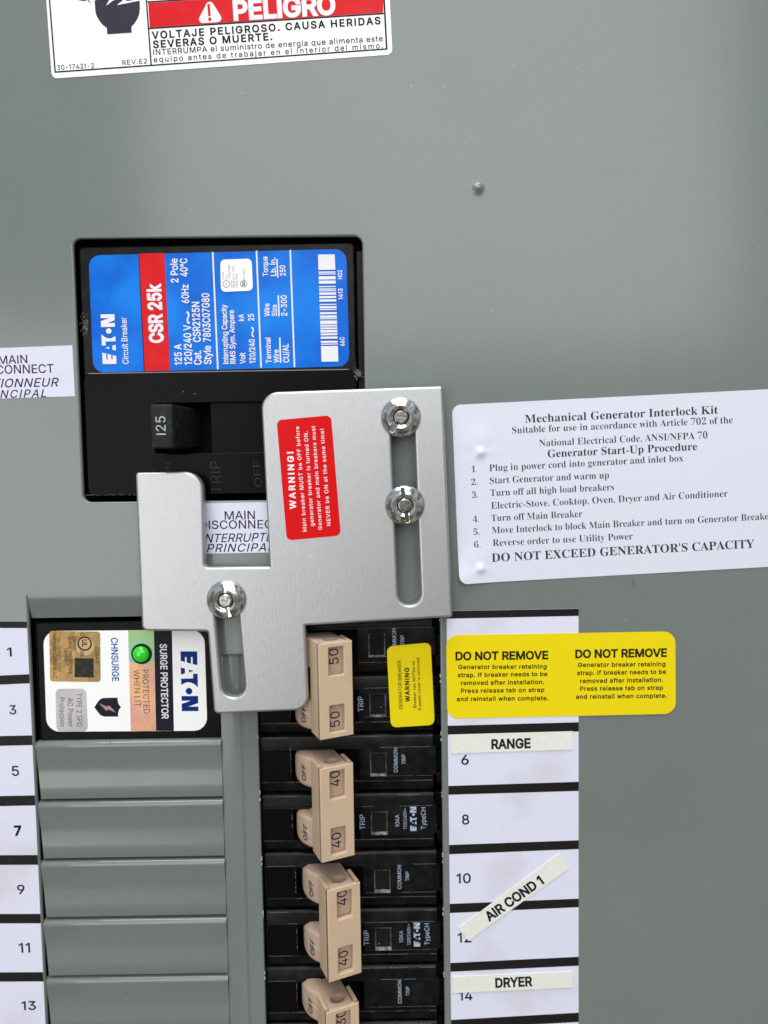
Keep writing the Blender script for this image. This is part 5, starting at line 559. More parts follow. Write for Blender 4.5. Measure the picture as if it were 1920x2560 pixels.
# twist-out filler plates below the surge protector
fp = [(0.05, -3.0), (0.05, -1.7), (0.12, -1.30), (0.35, -0.88), (0.7, -0.55), (1.1, -0.36), (1.5, -0.30), (2.0, -0.36), (2.8, -0.50), (5, -0.76), (8.0, -1.10), (9.0, -1.18), (10.2, -1.16),
      (14, -0.96), (17.9, -0.70), (18.12, -0.82), (18.2, -1.3), (18.2, -3.0)]
fill_me = None
rnd_ = random.Random(3)
for k in range(6):
    y0 = YF0-PITCHF*k
    n = len(fp); V = []; Fc = []
    xs = [XL-0.05, XL+.25, -90, -70, SPX0-.02]
    for xi, x in enumerate(xs):
        for (t, h) in fp:
            xx = x
            if xi < 2: xx = x+max(0, (t-5.5))*0.075+(.12 if t > 5.5 else 0)
            V.append((xx, y0-t-(0.12 if xi == 0 and t < 1 else 0), h-(0.25 if xi == 0 and t < 6 else 0)))
    for xi in range(len(xs)-1):
        for i in range(n-1): Fc.append((xi*n+i, xi*n+i+1, (xi+1)*n+i+1, (xi+1)*n+i))
    for xi in (0, len(xs)-1):
        Fc.append(tuple(xi*n+i for i in range(n)))
    if fill_me is None:
        o = part('filler_plate', (V, Fc), 'paint', cover, smooth=50); fill_me = o.data; fy = y0
    else:
        o = bpy.data.objects.new('filler_plate', fill_me); COL.objects.link(o); o.parent = cover
        o.location = (rnd_.uniform(-.05, .05)*MM, rnd_.uniform(-.12, .10)*MM, (y0-fy)*MM)

# ================================================================== circuit directory cards
def card(name, label, corners, bands, nums, hh=0.0):
    c = thing(name, label, 'index card', (*corners[0], 0), 'circuit number cards beside the breakers')
    part('card', slab([corners], hh, hh+0.18), 'paper', c)
    for b in bands: part('band', slab([b], hh+.14, hh+0.215), 'band', c)
    for s, *a in nums: part('number', T(s, *a[:6], hh+0.23, **(a[6] if len(a) > 6 else {})), 'ink', c, smooth=None)
    return c
xr0, xr1 = W('I', 100, 800)[0]+.1, W('I', 949, 800)[0]
rb = [(('I', 92, 72), ('I', 948, 57), ('I', 948, 103), ('I', 92, 121)), (('I', 100, 815), ('I', 950, 792), ('I', 950, 852), ('I', 100, 873)),
      (('I', 105, 1205), ('I', 952, 1178), ('I', 952, 1237), ('I', 105, 1262)), (('L', 86, 222), ('L', 729, 199), ('L', 729, 242), ('L', 86, 268)),
      (('L', 89, 513), ('L', 729, 487), ('L', 729, 529), ('L', 89, 558)), (('L', 92, 805), ('L', 729, 774), ('L', 729, 818), ('L', 92, 848)),
      (('L', 96, 1086), ('L', 729, 1050), ('L', 729, 1096), ('L', 96, 1130))]
def fixx(b, x0, x1):
    p = [W(*q, 0.2) for q in b]
    return [(x0, p[0][1]), (x1, p[1][1]), (x1, p[2][1]), (x0, p[3][1])]
rbands = [fixx(b, xr0, xr1) for b in rb]
mid = [(p[0], (p[1]+q[1])/2) for p, q in zip(rbands[0], rbands[1])]
rbands.insert(1, mid)
g1 = dict(wt=.010)
card('circuit_card', 'tall white card of even circuit numbers right of the black breakers',
     [(xr0, rbands[0][0][1]), (xr1, rbands[0][1][1]), (xr1, -205), (xr0, -205)], rbands,
     [('6', 'I', 190, 1067, 239, 1065, 62, dict(wt=.012)), ('8', 'L', 149, 121, 185, 119, 48, dict(wt=.012)), ('10', 'L', 122, 411, 192, 409, 48, dict(wt=.012)),
      ('12', 'L', 128, 704, 195, 702, 48, dict(wt=.012)), ('14', 'L', 134, 990, 200, 988, 48, dict(wt=.012))])
lx1 = W('K', 205, 60)[0]+.05; lx0 = lx1-41
lb = [(('G', 0, 284), ('G', 168, 286), ('G', 168, 327), ('G', 0, 328)), (('G', 0, 626), ('G', 185, 617), ('G', 185, 674), ('G', 0, 682)),
      (('K', 0, 2), ('K', 203, -4), ('K', 203, 57), ('K', 0, 60)), (('K', 0, 378), ('K', 215, 373), ('K', 215, 436), ('K', 0, 440)),
      (('K', 0, 750), ('K', 230, 748), ('K', 230, 809), ('K', 0, 809)), (('K', 0, 1118), ('K', 250, 1118), ('K', 250, 1177), ('K', 0, 1178)),
      (('K', 0, 1486), ('K', 270, 1484), ('K', 270, 1542), ('K', 0, 1543))]
lbands = []
for b in lb:
    p = [W(*q, 0.2) for q in b]
    s0 = (p[1][1]-p[0][1])/(p[1][0]-p[0][0]); s1 = (p[2][1]-p[3][1])/(p[2][0]-p[3][0]); s0 = s1 = (s0+s1)/2
    lbands.append([(lx0, p[1][1]-s0*(p[1][0]-lx0)), (lx1, p[1][1]), (lx1, p[2][1]), (lx0, p[2][1]-s1*(p[2][0]-lx0))])
b0 = lbands[-1]; lbands.append([(x, y-18.9) for x, y in b0])
card('circuit_card', 'white card of odd circuit numbers at the left edge, beside the grey filler plates',
     [(lx0, lbands[0][0][1]), (lx1, lbands[0][1][1]), (lx1, -205), (lx0, -205)], lbands,
     [('1', 'G', 45, 506, 75, 505, 56, g1), ('3', 'G', 60, 869, 103, 868, 57, g1), ('5', 'K', 75, 250, 121, 249, 62, dict(wt=.010)), ('7', 'K', 91, 625, 137, 623, 60, dict(wt=.034)),
      ('9', 'K', 110, 993, 157, 991, 58, dict(wt=.01)), ('11', 'K', 119, 1362, 190, 1360, 62, dict(wt=.008)), ('13', 'K', 137, 1722, 227, 1720, 56, dict(wt=.012))])

# ================================================================== fabric tape strips
def tape(label, c, txt):
    t = thing('label_tape', label, 'label strip', (*W(c[0][0], *c[0][1], .3), 0.2), 'cloth tape labels on the right card')
    f = c[0][0]
    part('strip', slab([[W(f, *p, .4) for f, p in c]], 0.22, 0.42, 0.03), 'tape', t)
    part('lettering', T(*txt, 0.44, wt=BOLD), 'ink', t, smooth=None)
tape('off-white cloth tape strip reading RANGE, just above the number 6', [('I', (118, 873)), ('I', (912, 851)), ('I', (915, 969)), ('I', (120, 995))], ('RANGE', 'I', 385, 964, 640, 957, 60))
tape('diagonal off-white cloth tape strip reading AIR COND 1 across numbers 10 and 12', [('L', (130, 632)), ('L', (630, 262)), ('L', (676, 338)), ('L', (180, 695))], ('AIR COND 1', 'L', 281, 601, 555, 409, 46))
tape('off-white cloth tape strip reading DRYER, just above the number 14', [('L', (102, 872)), ('L', (694, 847)), ('L', (693, 926)), ('L', (102, 954))], ('DRYER', 'L', 313, 926, 497, 917, 46))

# ================================================================== stickers on the cover
def sticker(name, label, cat, f, corn, r, m_, h=0.0, t=0.10, grp=None, hf=None, n=24, mm_=16, parent=None):
    c = [W(f, u, v, h+t) for u, v in corn]
    o = thing(name, label, cat, (*c[3], h), grp) if parent is None else parent
    part('backing', sheet(c, r, h, t, n, mm_, hf), m_, o, smooth=50)
    return o
# yellow do-not-remove sticker
s = sticker('warning_sticker', 'wide yellow sticker reading DO NOT REMOVE twice, across the top of the right card', 'sticker', 'I',
            [(92, 229), (1577, 203), (1580, 737), (98, 769)], 3.6, 'yellow', 0.19, 0.12)
hs = 0.33
part('heading', T('DO NOT REMOVE', 'I', 152, 389, 754, 382, 51, hs, wt=BOLD), 'inky', s, None)
part('heading', T('DO NOT REMOVE', 'I', 928, 375, 1523, 366, 51, hs, wt=BOLD), 'inky', s, None)
bt = dict(wt=.024)
part('lettering', join(*[T(*a, 27, hs, **bt) for a in (('Generator breaker retaining', 'I', 170, 448, 743, 443), ('strap. If breaker needs to be', 'I', 166, 500, 748, 492),
     ('removed after installation.', 'I', 187, 551, 727, 544), ('Press release tab on strap', 'I', 188, 602, 728, 595), ('and reinstall when complete.', 'I', 160, 655, 755, 649))]), 'inky', s, None)
part('lettering', join(*[T(*a, 27, hs, **bt) for a in (('Generator breaker retaining', 'I', 945, 434, 1513, 428), ('strap. If breaker needs to be', 'I', 940, 486, 1517, 478),
     ('removed after installation.', 'I', 960, 538, 1497, 530), ('Press release tab on strap', 'I', 960, 588, 1497, 581), ('and reinstall when complete.', 'I', 933, 640, 1522, 633))]), 'inky', s, None)
# interlock instructions
dm = [W('F', 205, 388), W('F', 205, 975)]
blc = W('F', 97, 1052)
def lift(x, y):
    z = 0
    for i, (a, b) in enumerate(dm):
        d = math.hypot(x-a, y-b); z += 0.95*math.exp(-(d/1.15)**2)
        d2 = math.hypot((x-a+.5)/3.2, (y-b-4.0)/4.0); z += 0.26*math.exp(-d2**2)
        ang = math.atan2(y-b, x-a); z += 0.05*math.exp(-(d/5.5)**2)*math.cos(5*ang+i)
    z += 1.3*math.exp(-(math.hypot(x-blc[0], y-blc[1])/6.5)**2)
    return z+0.04+0.04*math.sin(x/9)*math.sin(y/13+1)
s = sticker('instruction_sticker', 'large white instruction sticker listing six generator start-up steps', 'sticker', 'F',
            [(60, 147), (1760, 62), (1792, 958), (97, 1052)], 2.6, 'vinyl', 0.0, 0.10, hf=lift, n=170, mm_=90)
def TF(*a, **k):               # print that follows the sticker
    V, Fc = T(*a, 0.1, **k); return [(x, y, 0.13+lift(x, y)) for x, y, z in V], Fc
RG = dict(font='r', wt=-0.0075)
part('heading', TF('Mechanical Generator Interlock Kit', 'F', 430, 237, 1406, 190, 40, font='r', wt=-.002), 'inkg', s, None)
part('heading', TF('Generator Start-Up Procedure', 'F', 545, 412, 1300, 374, 38, font='r', wt=-.001), 'inkg', s, None)
part('heading', TF("DO NOT EXCEED GENERATOR'S CAPACITY", 'F', 262, 940, 1590, 868, 42, font='r', wt=-.001), 'inkg', s, None)
for a in (('Suitable for use in accordance with Article 702 of the', 'F', 365, 291, 1480, 238, 34), ('National Electrical Code, ANSI/NFPA 70', 'F', 502, 356, 1353, 315, 34),
          ('1.', 'F', 160, 487, 188, 486, 31), ('Plug in power cord into generator and inlet box', 'F', 250, 482, 1230, 431, 34),
          ('2.', 'F', 159, 552, 190, 550, 31), ('Start Generator and warm up', 'F', 252, 545, 855, 517, 34), ('3.', 'F', 162, 617, 193, 615, 31),
          ('Turn off all high load breakers', 'F', 255, 608, 880, 577, 34), ('Electric-Stove, Cooktop, Oven, Dryer and Air Conditioner', 'F', 259, 672, 1455, 610, 34),
          ('4.', 'F', 167, 740, 198, 738, 31), ('Turn off Main Breaker', 'F', 260, 735, 720, 712, 34), ('5.', 'F', 170, 804, 202, 802, 31),
          ('Move Interlock to block Main Breaker and turn on Generator Breaker', 'F', 263, 797, 1682, 724, 34), ('6.', 'F', 173, 868, 205, 866, 31),
          ('Reverse order to use Utility Power', 'F', 267, 860, 975, 826, 34)):
    part('lettering', TF(*a, **RG), 'inkg', s, None)
# danger sticker at the top
s = sticker('danger_sticker', 'white and red danger sticker in Spanish at the top, headed PELIGRO', 'sticker', 'A',
            [(152, -560), (1585, -660), (1628, 226), (215, 326)], 1.6, 'danger', 0.0, 0.10)
hs = 0.125
def AL(*p): return WL('A', p, hs)
part('border', flat([stroke(W('A', 172, -420, hs), W('A', 229, 301, hs), .42)], hs), 'ink', s, None)
part('border', flat([stroke(W('A', 227, 299, hs), W('A', 1607, 203, hs), .42)], hs+.004), 'ink', s, None)
part('border', flat([stroke(W('A', 1562, -600, hs), W('A', 1604, 206, hs), .5)], hs+.008), 'ink', s, None)
part('border', flat([stroke(W('A', 565, -560, hs), W('A', 627, 268, hs), .42)], hs+.012), 'ink', s, None)
part('border', flat([stroke(W('A', 612, 8, hs), W('A', 1592, -51, hs), .42)], hs+.016), 'ink', s, None)
part('red_block', flat([AL((614, 12), (1591, -47), (1589, 52), (621, 114))], hs+.02), 'red2', s, None)
part('border', flat([stroke(W('A', 619, 118, hs), W('A', 1592, 56, hs), .42)], hs+.024), 'ink', s, None)
tri = rnd(WL('A', [(869, -8), (930, 90), (814, 98)], hs), 1.1, 8)
part('alert_triangle', flat([tri], hs+.04), 'inkw', s, None)
part('exclamation_mark', T('!', 'A', 864, 86, 877, 85, 64, hs+.06, wt=.02), 'red2', s, None)
part('heading', T('PELIGRO', 'A', 969, 82, 1393, 56, 74, hs+.045, wt=BOLD+.004), 'inkw', s, None)
part('lettering', join(T('VOLTAJE PELIGROSO. CAUSA HERIDAS', 'A', 630, 161, 1579, 99, 28, hs+.03, wt=.026), T('SEVERAS O MUERTE.', 'A', 635, 199, 1130, 165, 28, hs+.03, wt=.026)), 'ink', s, None)
part('lettering', join(T('INTERRUMPA el suministro de energia que alimenta este', 'A', 636, 228, 1588, 170, 22, hs+.03, wt=.008), T('equipo antes de trabajar en el interior del mismo.', 'A', 638, 258, 1588, 199, 21, hs+.03, wt=.008)), 'ink', s, None)
part('lettering', join(T('30-17431-2', 'A', 237, 290, 391, 281, 19, hs+.03, wt=.004), T('REV.E2', 'A', 508, 270, 611, 262, 19, hs+.03, wt=.004)), 'ink', s, None)
sym = WL('T', [(640, -160), (655, 0), (663, 110), (668, 160), (685, 210), (715, 265), (755, 315), (790, 345), (813, 357), (820, 445), (1137, 422), (1132, 347), (1175, 300), (1210, 245), (1235, 180), (1243, 110), (1240, 0), (1235, -160)], hs)
part('symbol', flat([sym], hs+.03), 'inkg', s, None)
part('spark', flat([WL('T', [(655, -40), (655, 8), (700, -8), (790, -40)], hs), WL('T', [(880, -60), (805, 75), (900, 5), (1005, -20), (1020, 8), (945, 68), (1245, 8), (1245, -10), (1060, 18), (1100, -60), (980, -60)], hs)], hs+.05), 'danger', s, None)
part('symbol', flat([WL('T', [(430, -60), (430, -5), (480, 8), (535, 12), (560, -5), (600, 45), (605, 38), (575, -8), (575, -60)], hs)], hs+.032), 'inkg', s, None)
# main disconnect labels
def dlabel(label, corn, lines, h=0.0):
    s = sticker('disconnect_label', label, 'label', 'D', corn, .15, 'paper', h, .08, 'main disconnect labels beside the main breaker', n=4, mm_=3)
    for t_, it_, a in lines: part('lettering', T(t_, 'D', *a, h+.1, it=it_, wt=.006), 'ink', s, None)
dlabel('white main disconnect label at the left edge, beside the big black breaker', [(-300, 74), (375, 48), (388, 312), (-300, 334)],
       [('MAIN', 0, (-6, 146, 143, 140, 42)), ('DISCONNECT', 0, (-118, 199, 279, 190, 44)), ('SECTIONNEUR', .26, (-170, 270, 306, 261, 44)), ('PRINCIPAL', .26, (-108, 324, 240, 316, 40))])
dlabel('white main disconnect label showing through the notch of the metal plate', [(985, 868), (1600, 858), (1606, 1118), (990, 1130)],
       [('MAIN', 0, (1165, 952, 1322, 949, 43)), ('DISCONNECT', 0, (1036, 1001, 1455, 996, 43)), ('INTERRUPTEUR', .26, (1046, 1071, 1500, 1062, 44)), ('PRINCIPAL', .26, (1072, 1121, 1418, 1115, 42))])

# ================================================================== main breaker
hf_ = -1.8
mbk = thing('main_breaker', 'big black main circuit breaker with a blue and red label and a black 125 handle', 'circuit breaker', (*W('D', 430, 830, -20), -20))
a0 = W('C', 75, 118, hf_); a1 = W('C', 1502, 95, hf_); seam = W('C', 800, 760, hf_)[1]
botm = W('D', 440, 832, hf_)[1]
x1u = W('C', 1510, 400, hf_)[0]
part('upper_case', slab([rnd([(a0[0], a0[1]), (x1u, a0[1]), (x1u, seam-1), (a0[0], seam-1)], [1.6, 1.6, 0, 0])], -20, hf_, .5), 'black', mbk)
part('side_rail', box(x1u+.3, x1u+5, botm, a0[1]-1.5, -20, -5, .3), 'black', mbk)
hl_ = -1.1
lx = W('D', 432, 240, hl_)[0]; rx = W('C', 1512, 760, hl_)[0]
sT, sB = W('D', 1090, 347, hl_)[1], W('D', 1090, 606, hl_)[1]; sL = W('D', 800, 400, hl_)[0]; sR = -9.5
part('lower_case', slab([rnd([(lx, seam-.1), (rx, seam-.1), (rx, botm), (lx, botm)], [2.6, 1.8, 2, 2]), rnd([(sL, sT), (sR, sT), (sR, sB), (sL, sB)], .8)], -19.9, hl_, .35, 3), 'black2', mbk)
xs_ = W('D', 1092, 450, -2.2)[0]
part('slot_floor', box(xs_, sR+2, sB-1, sT+1, -12, -2.1, .25, .6), 'black2', mbk)
part('slot_floor', box(sL-1, xs_+.5, sB-1, sT+1, -14, -10), 'dark', mbk)
part('seam_highlight', extr([(seam-.22, hl_-.06), (seam-.30, hl_+.03), (seam-.46, hl_+.035), (seam-.52, hl_-.05)], lx+1.6, rx-2.2), 'wear_glint', mbk)  # painted highlight: pale strip for the light caught on the glossy seam edge
# moulded words
for s_, a in (('TRIP', (1150, 815, 1142, 648, 55)), ('OFF', (1358, 782, 1350, 645, 38)), ('ON', (893, 725, 885, 657, 30))):
    g = T(s_, 'D', *a, hl_+.05, wt=-.006)
    part('moulded_word', ([(x, y, hl_+.04) for x, y, z in g[0]], g[1]), 'mould', mbk, None)
# handle
ht = 10.0
hq = WL('D', [(776, 353), (905, 350), (905, 590), (781, 584)], ht)
bq = [(W('D', 905, 352, -2)[0]-3.2, (sT+sB)/2+6.3), (W('D', 1015, 375, -2)[0], (sT+sB)/2+6.3), (W('D', 1015, 375, -2)[0], (sT+sB)/2-6.3), (W('D', 905, 352, -2)[0]-2.5, (sT+sB)/2-6.3)]
xa, xb = (hq[0][0]+hq[3][0])/2, (hq[1][0]+hq[2][0])/2-.5; ya, yb = hq[3][1], hq[0][1]
bm = bmesh.new()
vs8 = [bm.verts.new(v) for v in ((xa, ya, ht), (xb, ya, ht), (xb, yb, ht), (xa, yb, ht), (bq[0][0], ya+.3, -8), (bq[1][0], ya+.3, -8), (bq[1][0], yb-.3, -8), (bq[0][0], yb-.3, -8))]
for q in ((0, 1, 2, 3), (7, 6, 5, 4), (0, 4, 5, 1), (1, 5, 6, 2), (2, 6, 7, 3), (3, 7, 4, 0)): bm.faces.new([vs8[i] for i in q])
bmesh.ops.bevel(bm, geom=bm.edges[:], offset=.85, segments=3, affect='EDGES', profile=.6)
hnd = part('handle', ([tuple(v.co) for v in bm.verts], [tuple(v.index for v in f.verts) for f in (bm.verts.index_update(), bm.faces)[1]]), 'handle', mbk)
bm.free()
part('number', T('I25', 'O', 252, 492, 244, 278, 112, ht+.03, wt=-.002), 'inkm', hnd, None)
# blue label
hb_ = hf_+.02
lc = WL('C', [(127, 163), (1463, 129), (1480, 738), (152, 771)], hb_+.1)
def ripple(x, y): return 0.05*math.sin(x*.45+y*.2)*math.sin(y*.33-x*.1)+0.04*math.sin(x*.19+1)
part('label_plate', sheet(lc, 3.4, hb_, .12, 60, 30, ripple), 'blue', mbk, smooth=60, label='blue rating label with a red stripe')
lab = bpy.data.objects['label_plate']
hs = hb_+.24
def TP(*a, **k): return T(*a, hs+.02, **k)
part('red_stripe', flat([WL('P', [(680, 64), (971, 57), (1037, 1410), (745, 1420)], hs)], hs), 'red2', lab, None)
part('dark_line', flat([WL('P', [(671, 64), (681, 64), (746, 1420), (735, 1420)], hs)], hs), 'ink', lab, None)
part('logo', TP('EATON_LOGO', 'P', 421, 1335, 397, 762, 160), 'inkw', lab, None)
cb = dict(wt=.018)
part('lettering', TP('Circuit Breaker', 'P', 560, 1335, 535, 797, 68, wt=.010), 'inkw', lab, None)
part('lettering', TP('CSR 25k', 'P', 957, 1092, 924, 404, 150, wt=.036), 'inkw', lab, None)
for a in (('125 A', 'P', 1174, 1348, 1165, 1105, 80), ('2 Pole', 'P', 1131, 400, 1120, 120, 80), ('120/240 V', 'P', 1290, 1345, 1275, 885, 84), ('60Hz', 'P', 1255, 636, 1247, 420, 80),
          ('40°C', 'P', 1240, 328, 1232, 118, 80), ('Cat.', 'P', 1400, 1345, 1392, 1180, 84), ('CSR2125N', 'P', 1390, 1083, 1372, 620, 84), ('Style', 'P', 1512, 1340, 1505, 1125, 82),
          ('7803C07G80', 'P', 1507, 1078, 1485, 520, 84), ('Interrupting Capacity', 'Q', 183, 1658, 155, 778, 78), ('RMS Sym. Ampere', 'Q', 291, 1655, 265, 860, 78), ('Volt', 'Q', 435, 1655, 430, 1490, 78),
          ('kA', 'Q', 413, 1022, 410, 918, 78), ('120/240', 'Q', 583, 1648, 572, 1290, 84), ('25', 'Q', 563, 1018, 558, 915, 84), ('Terminal', 'Q', 820, 1645, 805, 1268, 76), ('Wire', 'Q', 933, 1642, 926, 1445, 76),
          ('CU/AL', 'Q', 1083, 1637, 1072, 1355, 84), ('Wire', 'Q', 795, 955, 790, 760, 76), ('Size', 'Q', 905, 950, 900, 780, 76), ('2-300', 'Q', 1053, 948, 1045, 640, 84), ('Torque', 'Q', 773, 358, 760, 65, 76),
          ('Lb. In.', 'Q', 888, 355, 877, 85, 76), ('250', 'Q', 1032, 352, 1023, 195, 80), ('H02', 'R', 557, 452, 552, 320, 62), ('1413', 'R', 566, 750, 560, 588, 62), ('66C', 'R', 590, 1425, 585, 1295, 62)):
    part('lettering', TP(*a, **cb), 'inkw', lab, None)
part('lettering', TP('~', 'P', 1300, 875, 1292, 725, 130, wt=.004), 'inkw', lab, None)
part('lettering', TP('~', 'Q', 605, 1262, 597, 1105, 145, wt=.004), 'inkw', lab, None)
for f, p, q, w_ in (('P', (1529, 45), (1588, 1398), 18), ('C', (998, 138), (1022, 745), 8), ('C', (1173, 135), (1195, 742), 8), ('Q', (957, 1640), (945, 1268), 22), ('Q', (935, 955), (922, 640), 20), ('Q', (914, 380), (904, 105), 20)):
    part('rule', flat([stroke(W(f, *p, hs), W(f, *q, hs), w_*mmpp(f, *p, hs))], hs+.02), 'inkw', lab, None)
bars = [(95, 320), (343, 362), (372, 388), (412, 460), (475, 522), (555, 572), (590, 608), (617, 632), (648, 682), (700, 732), (748, 782), (815, 830), (848, 880), (890, 905), (935, 965), (983, 1015), (1022, 1038), (1057, 1110), (1120, 1145), (1157, 1183), (1193, 1232), (1243, 1272), (1290, 1322), (1352, 1382), (1393, 1408), (1427, 1655)]
bl = []
for v0, v1 in bars:
    u0 = 203+(v0-95)/1560*52; u1 = 203+(v1-95)/1560*52
    bl.append(WL('R', [(u0, v0), (u0+245, v0-3), (u1+245, v1-4), (u1, v1)], hs))
part('barcode', flat(bl, hs+.02), 'inkw', lab, None)
us = part('approval_sticker', sheet(WL('Q', [(62, 112), (527, 97), (548, 572), (74, 592)], hs+.1), 1.4, hs+.0, .08, 8, 8), 'danger', lab, 60)
h2 = hs+.10
part('lettering', join(*[T(*a, h2, wt=.0) for a in (('E7819', 'Q', 120, 402, 117, 298, 26), ('C.B.', 'Q', 165, 402, 163, 345, 26), ('2 POLE UNIT', 'Q', 214, 402, 207, 178, 30), ('LISTED', 'Q', 243, 527, 240, 422, 24),
     ('ISSUE NO. P-3009', 'Q', 281, 527, 268, 208, 27), ('HACR TYPE', 'Q', 325, 522, 318, 322, 27), ('LR 43556', 'Q', 430, 415, 420, 248, 27), ('UL', 'Q', 165, 500, 162, 450, 32))]), 'inkg', lab, None)
for c_ in ((152, 475), (410, 470)):
    p = W('Q', *c_, h2); r_ = 53*mmpp('Q', *c_, h2)
    part('roundel', flat([circle(*p, r_), circle(*p, r_*.86)], h2), 'inkg', lab, None)
part('lettering', T('SA', 'Q', 432, 505, 430, 432, 48, h2, wt=.03), 'inkg', lab, None)
# lint caught at the lower case corner
lint = thing('lint_tuft', 'small grey tuft of lint at the right end of the main breaker seam', 'lint', (*W('R', 790, 1840, -1), -1.0))
p = W('R', 785, 1830, -1)
V, Fc = [], []
for i in range(70):
    a = Vector((p[0]+random.gauss(0, .35), p[1]+random.gauss(0, .35), -1+random.gauss(0, .25))); d = Vector((random.gauss(0, 1), random.gauss(0, 1)-.35, random.gauss(0, .6))).normalized()*random.uniform(.3, 1.1)
    for k in range(4):
        b = a+d/4+Vector((random.gauss(0, .08), random.gauss(0, .08), random.gauss(0, .05)))
        s_ = (b-a).cross(Vector((.3, .2, 1))).normalized()*.035; n = len(V)
        V += [tuple(a-s_), tuple(a+s_), tuple(b+s_), tuple(b-s_)]; Fc.append((n, n+1, n+2, n+3)); a = b
part('fibres', (V, Fc), 'lint', lint, None)

# ================================================================== surge protector
hg = -2.4
sg = thing('surge_protector', 'black surge protector module with a white label and a lit green lamp', 'surge protector', (XL, W('G', 800, 1035, -20)[1], -20))
gy0 = W('G', 540, 286, hg)[1]; gy1 = W('G', 800, 1032, hg)[1]
part('case', slab([rnd([(XL+.9, gy0), (SPX0-.2, gy0), (SPX0-.2, gy1), (XL+.9, gy1)], .8)], -20, hg, .45), 'black2', sg)
part('side_block', box(XL+.1, XL+1.0, gy1, gy0, -20, -3.4), 'black', sg)
gc = WL('G', [(271, 346), (1284, 338), (1303, 972), (293, 979)], hg+.1)
hc_ = W('S', 1385, 640, hg+.1)
lb_ = part('label_plate', sheet(gc, 4.2, hg+.01, .09, 20, 14), 'danger', sg, 60, label='white front label of the surge protector')
hs = hg+.115
part('foil_stripe', flat([WL('G', [(805, 343), (967, 341), (981, 973), (822, 977)], hs)], hs), 'hologram', lb_, None)
part('foil_stripe', flat([WL('G', [(805, 343), (967, 341), (971, 545), (900, 560), (811, 540)], hs)], hs+.012), 'holog', lb_, None)
part('black_stripe', flat([WL('G', [(967, 341), (1080, 340), (1093, 973), (981, 973)], hs)], hs+.004), 'ink', lb_, None)
part('logo', T('EATON_LOGO', 'N', 245, 215, 285, 1955, 485, hs+.02), 'navy', lb_, None)
part('lettering', T('SURGE PROTECTOR', 'G', 1005, 427, 1017, 898, 42, hs+.02, wt=.014), 'inkw', lb_, None)
part('lettering', join(T('PROTECTED', 'G', 893, 590, 903, 865, 38, hs+.03, wt=-.006), T('WHEN LIT', 'G', 838, 590, 847, 822, 38, hs+.03, wt=-.006)), 'ink', lb_, None)
part('lettering', T('CHNSURGE', 'G', 697, 388, 706, 662, 41, hs+.02, wt=.018), 'cyanblue', lb_, None)
gd = part('gold_sticker', sheet(WL('S', [(427, 404), (955, 412), (960, 932), (436, 926)], hs+.06), .95, hs+.01, .05, 6, 6), 'gold', lb_, 60)
h2 = hs+.075
p = W('S', 795, 535, h2); px_ = mmpp('S', 795, 535, h2)
part('disc', flat([circle(*W('S', 797, 560, h2), 98*px_)], h2), 'gold2', lb_, None)
part('roundel', flat([circle(*p, 76*px_), circle(*p, 60*px_)], h2+.01), 'ink', lb_, None)
part('dark_square', flat([WL('S', [(693, 684), (890, 690), (888, 888), (690, 884)], h2)], h2+.01), 'darkfoil', lb_, None)
part('lettering', join(*[T(*a, h2+.02, wt=w_) for a, w_ in ((('0163902K4 ©2013 UL LLC'.replace('©', '(C)'), 'S', 464, 421, 474, 890, 34), .012), (('No. G 76927410', 'S', 512, 480, 520, 825, 34), -.006), (('LISTED', 'S', 670, 465, 672, 600, 32), .014),
     (('SURGE PROTECTIVE', 'S', 625, 465, 632, 848, 34), .006), (('DEVICE', 'S', 585, 588, 588, 722, 32), .006), (('E316410', 'S', 905, 575, 908, 740, 32), .006), (('C', 'S', 750, 428, 750, 452, 36), .014), (('US', 'S', 748, 615, 750, 670, 38), .014),
     (('UL', 'S', 768, 492, 768, 570, 50), .024))]), 'ink', lb_, None)
sv = part('silver_sticker', sheet(WL('S', [(493, 1004), (808, 1002), (828, 1444), (502, 1446)], hs+.06), 1.5, hs+.01, .05, 6, 6), 'silver', lb_, 60)
part('lettering', join(T('TYPE 2 SPD', 'S', 706, 1048, 717, 1395, 56, h2+.01, wt=-.004), T('AC Power', 'S', 617, 1098, 622, 1397, 56, h2+.01, wt=-.004), T('Protection', 'S', 531, 1095, 538, 1395, 54, h2+.01, wt=-.004)), 'ink', lb_, None)
part('shield', flat([WL('S', [(895, 1195), (930, 1140), (955, 1112), (985, 1098), (1135, 1095), (1137, 1125), (1148, 1165), (1172, 1192), (1152, 1220), (1142, 1255), (1142, 1292), (1000, 1292), (960, 1278), (928, 1240)], hs)], hs+.015), 'ink', lb_, None)
part('bolt_mark', flat([WL('S', [(945, 1152), (1030, 1192), (1042, 1172), (1085, 1212), (1118, 1250), (1035, 1215), (1022, 1234), (985, 1195)], hs)], hs+.03), 'pink', lb_, None)
p = W('S', 1386, 641, hs); q_ = mmpp('S', 1386, 641, hs)
part('lamp_ring', lathe([(26.5*4.1*q_, hs-.0), (26.5*4.1*q_, hs+.05), (25.5*4.1*q_, hs+.09), (23*4.1*q_, hs+.03), (0.001, hs+.03)], *p, 40), 'ink', sg, 60)
p2 = W('S', 1370, 650, hs+.8)
part('lamp', lathe([(84*q_, hs+.03)]+[(84*q_*math.cos(t*math.pi/20), hs+.03+1.55*math.sin(t*math.pi/20)) for t in range(1, 10)]+[(0.001, hs+1.58)], *p2, 40), 'led', sg, 80, label='lit green lamp')

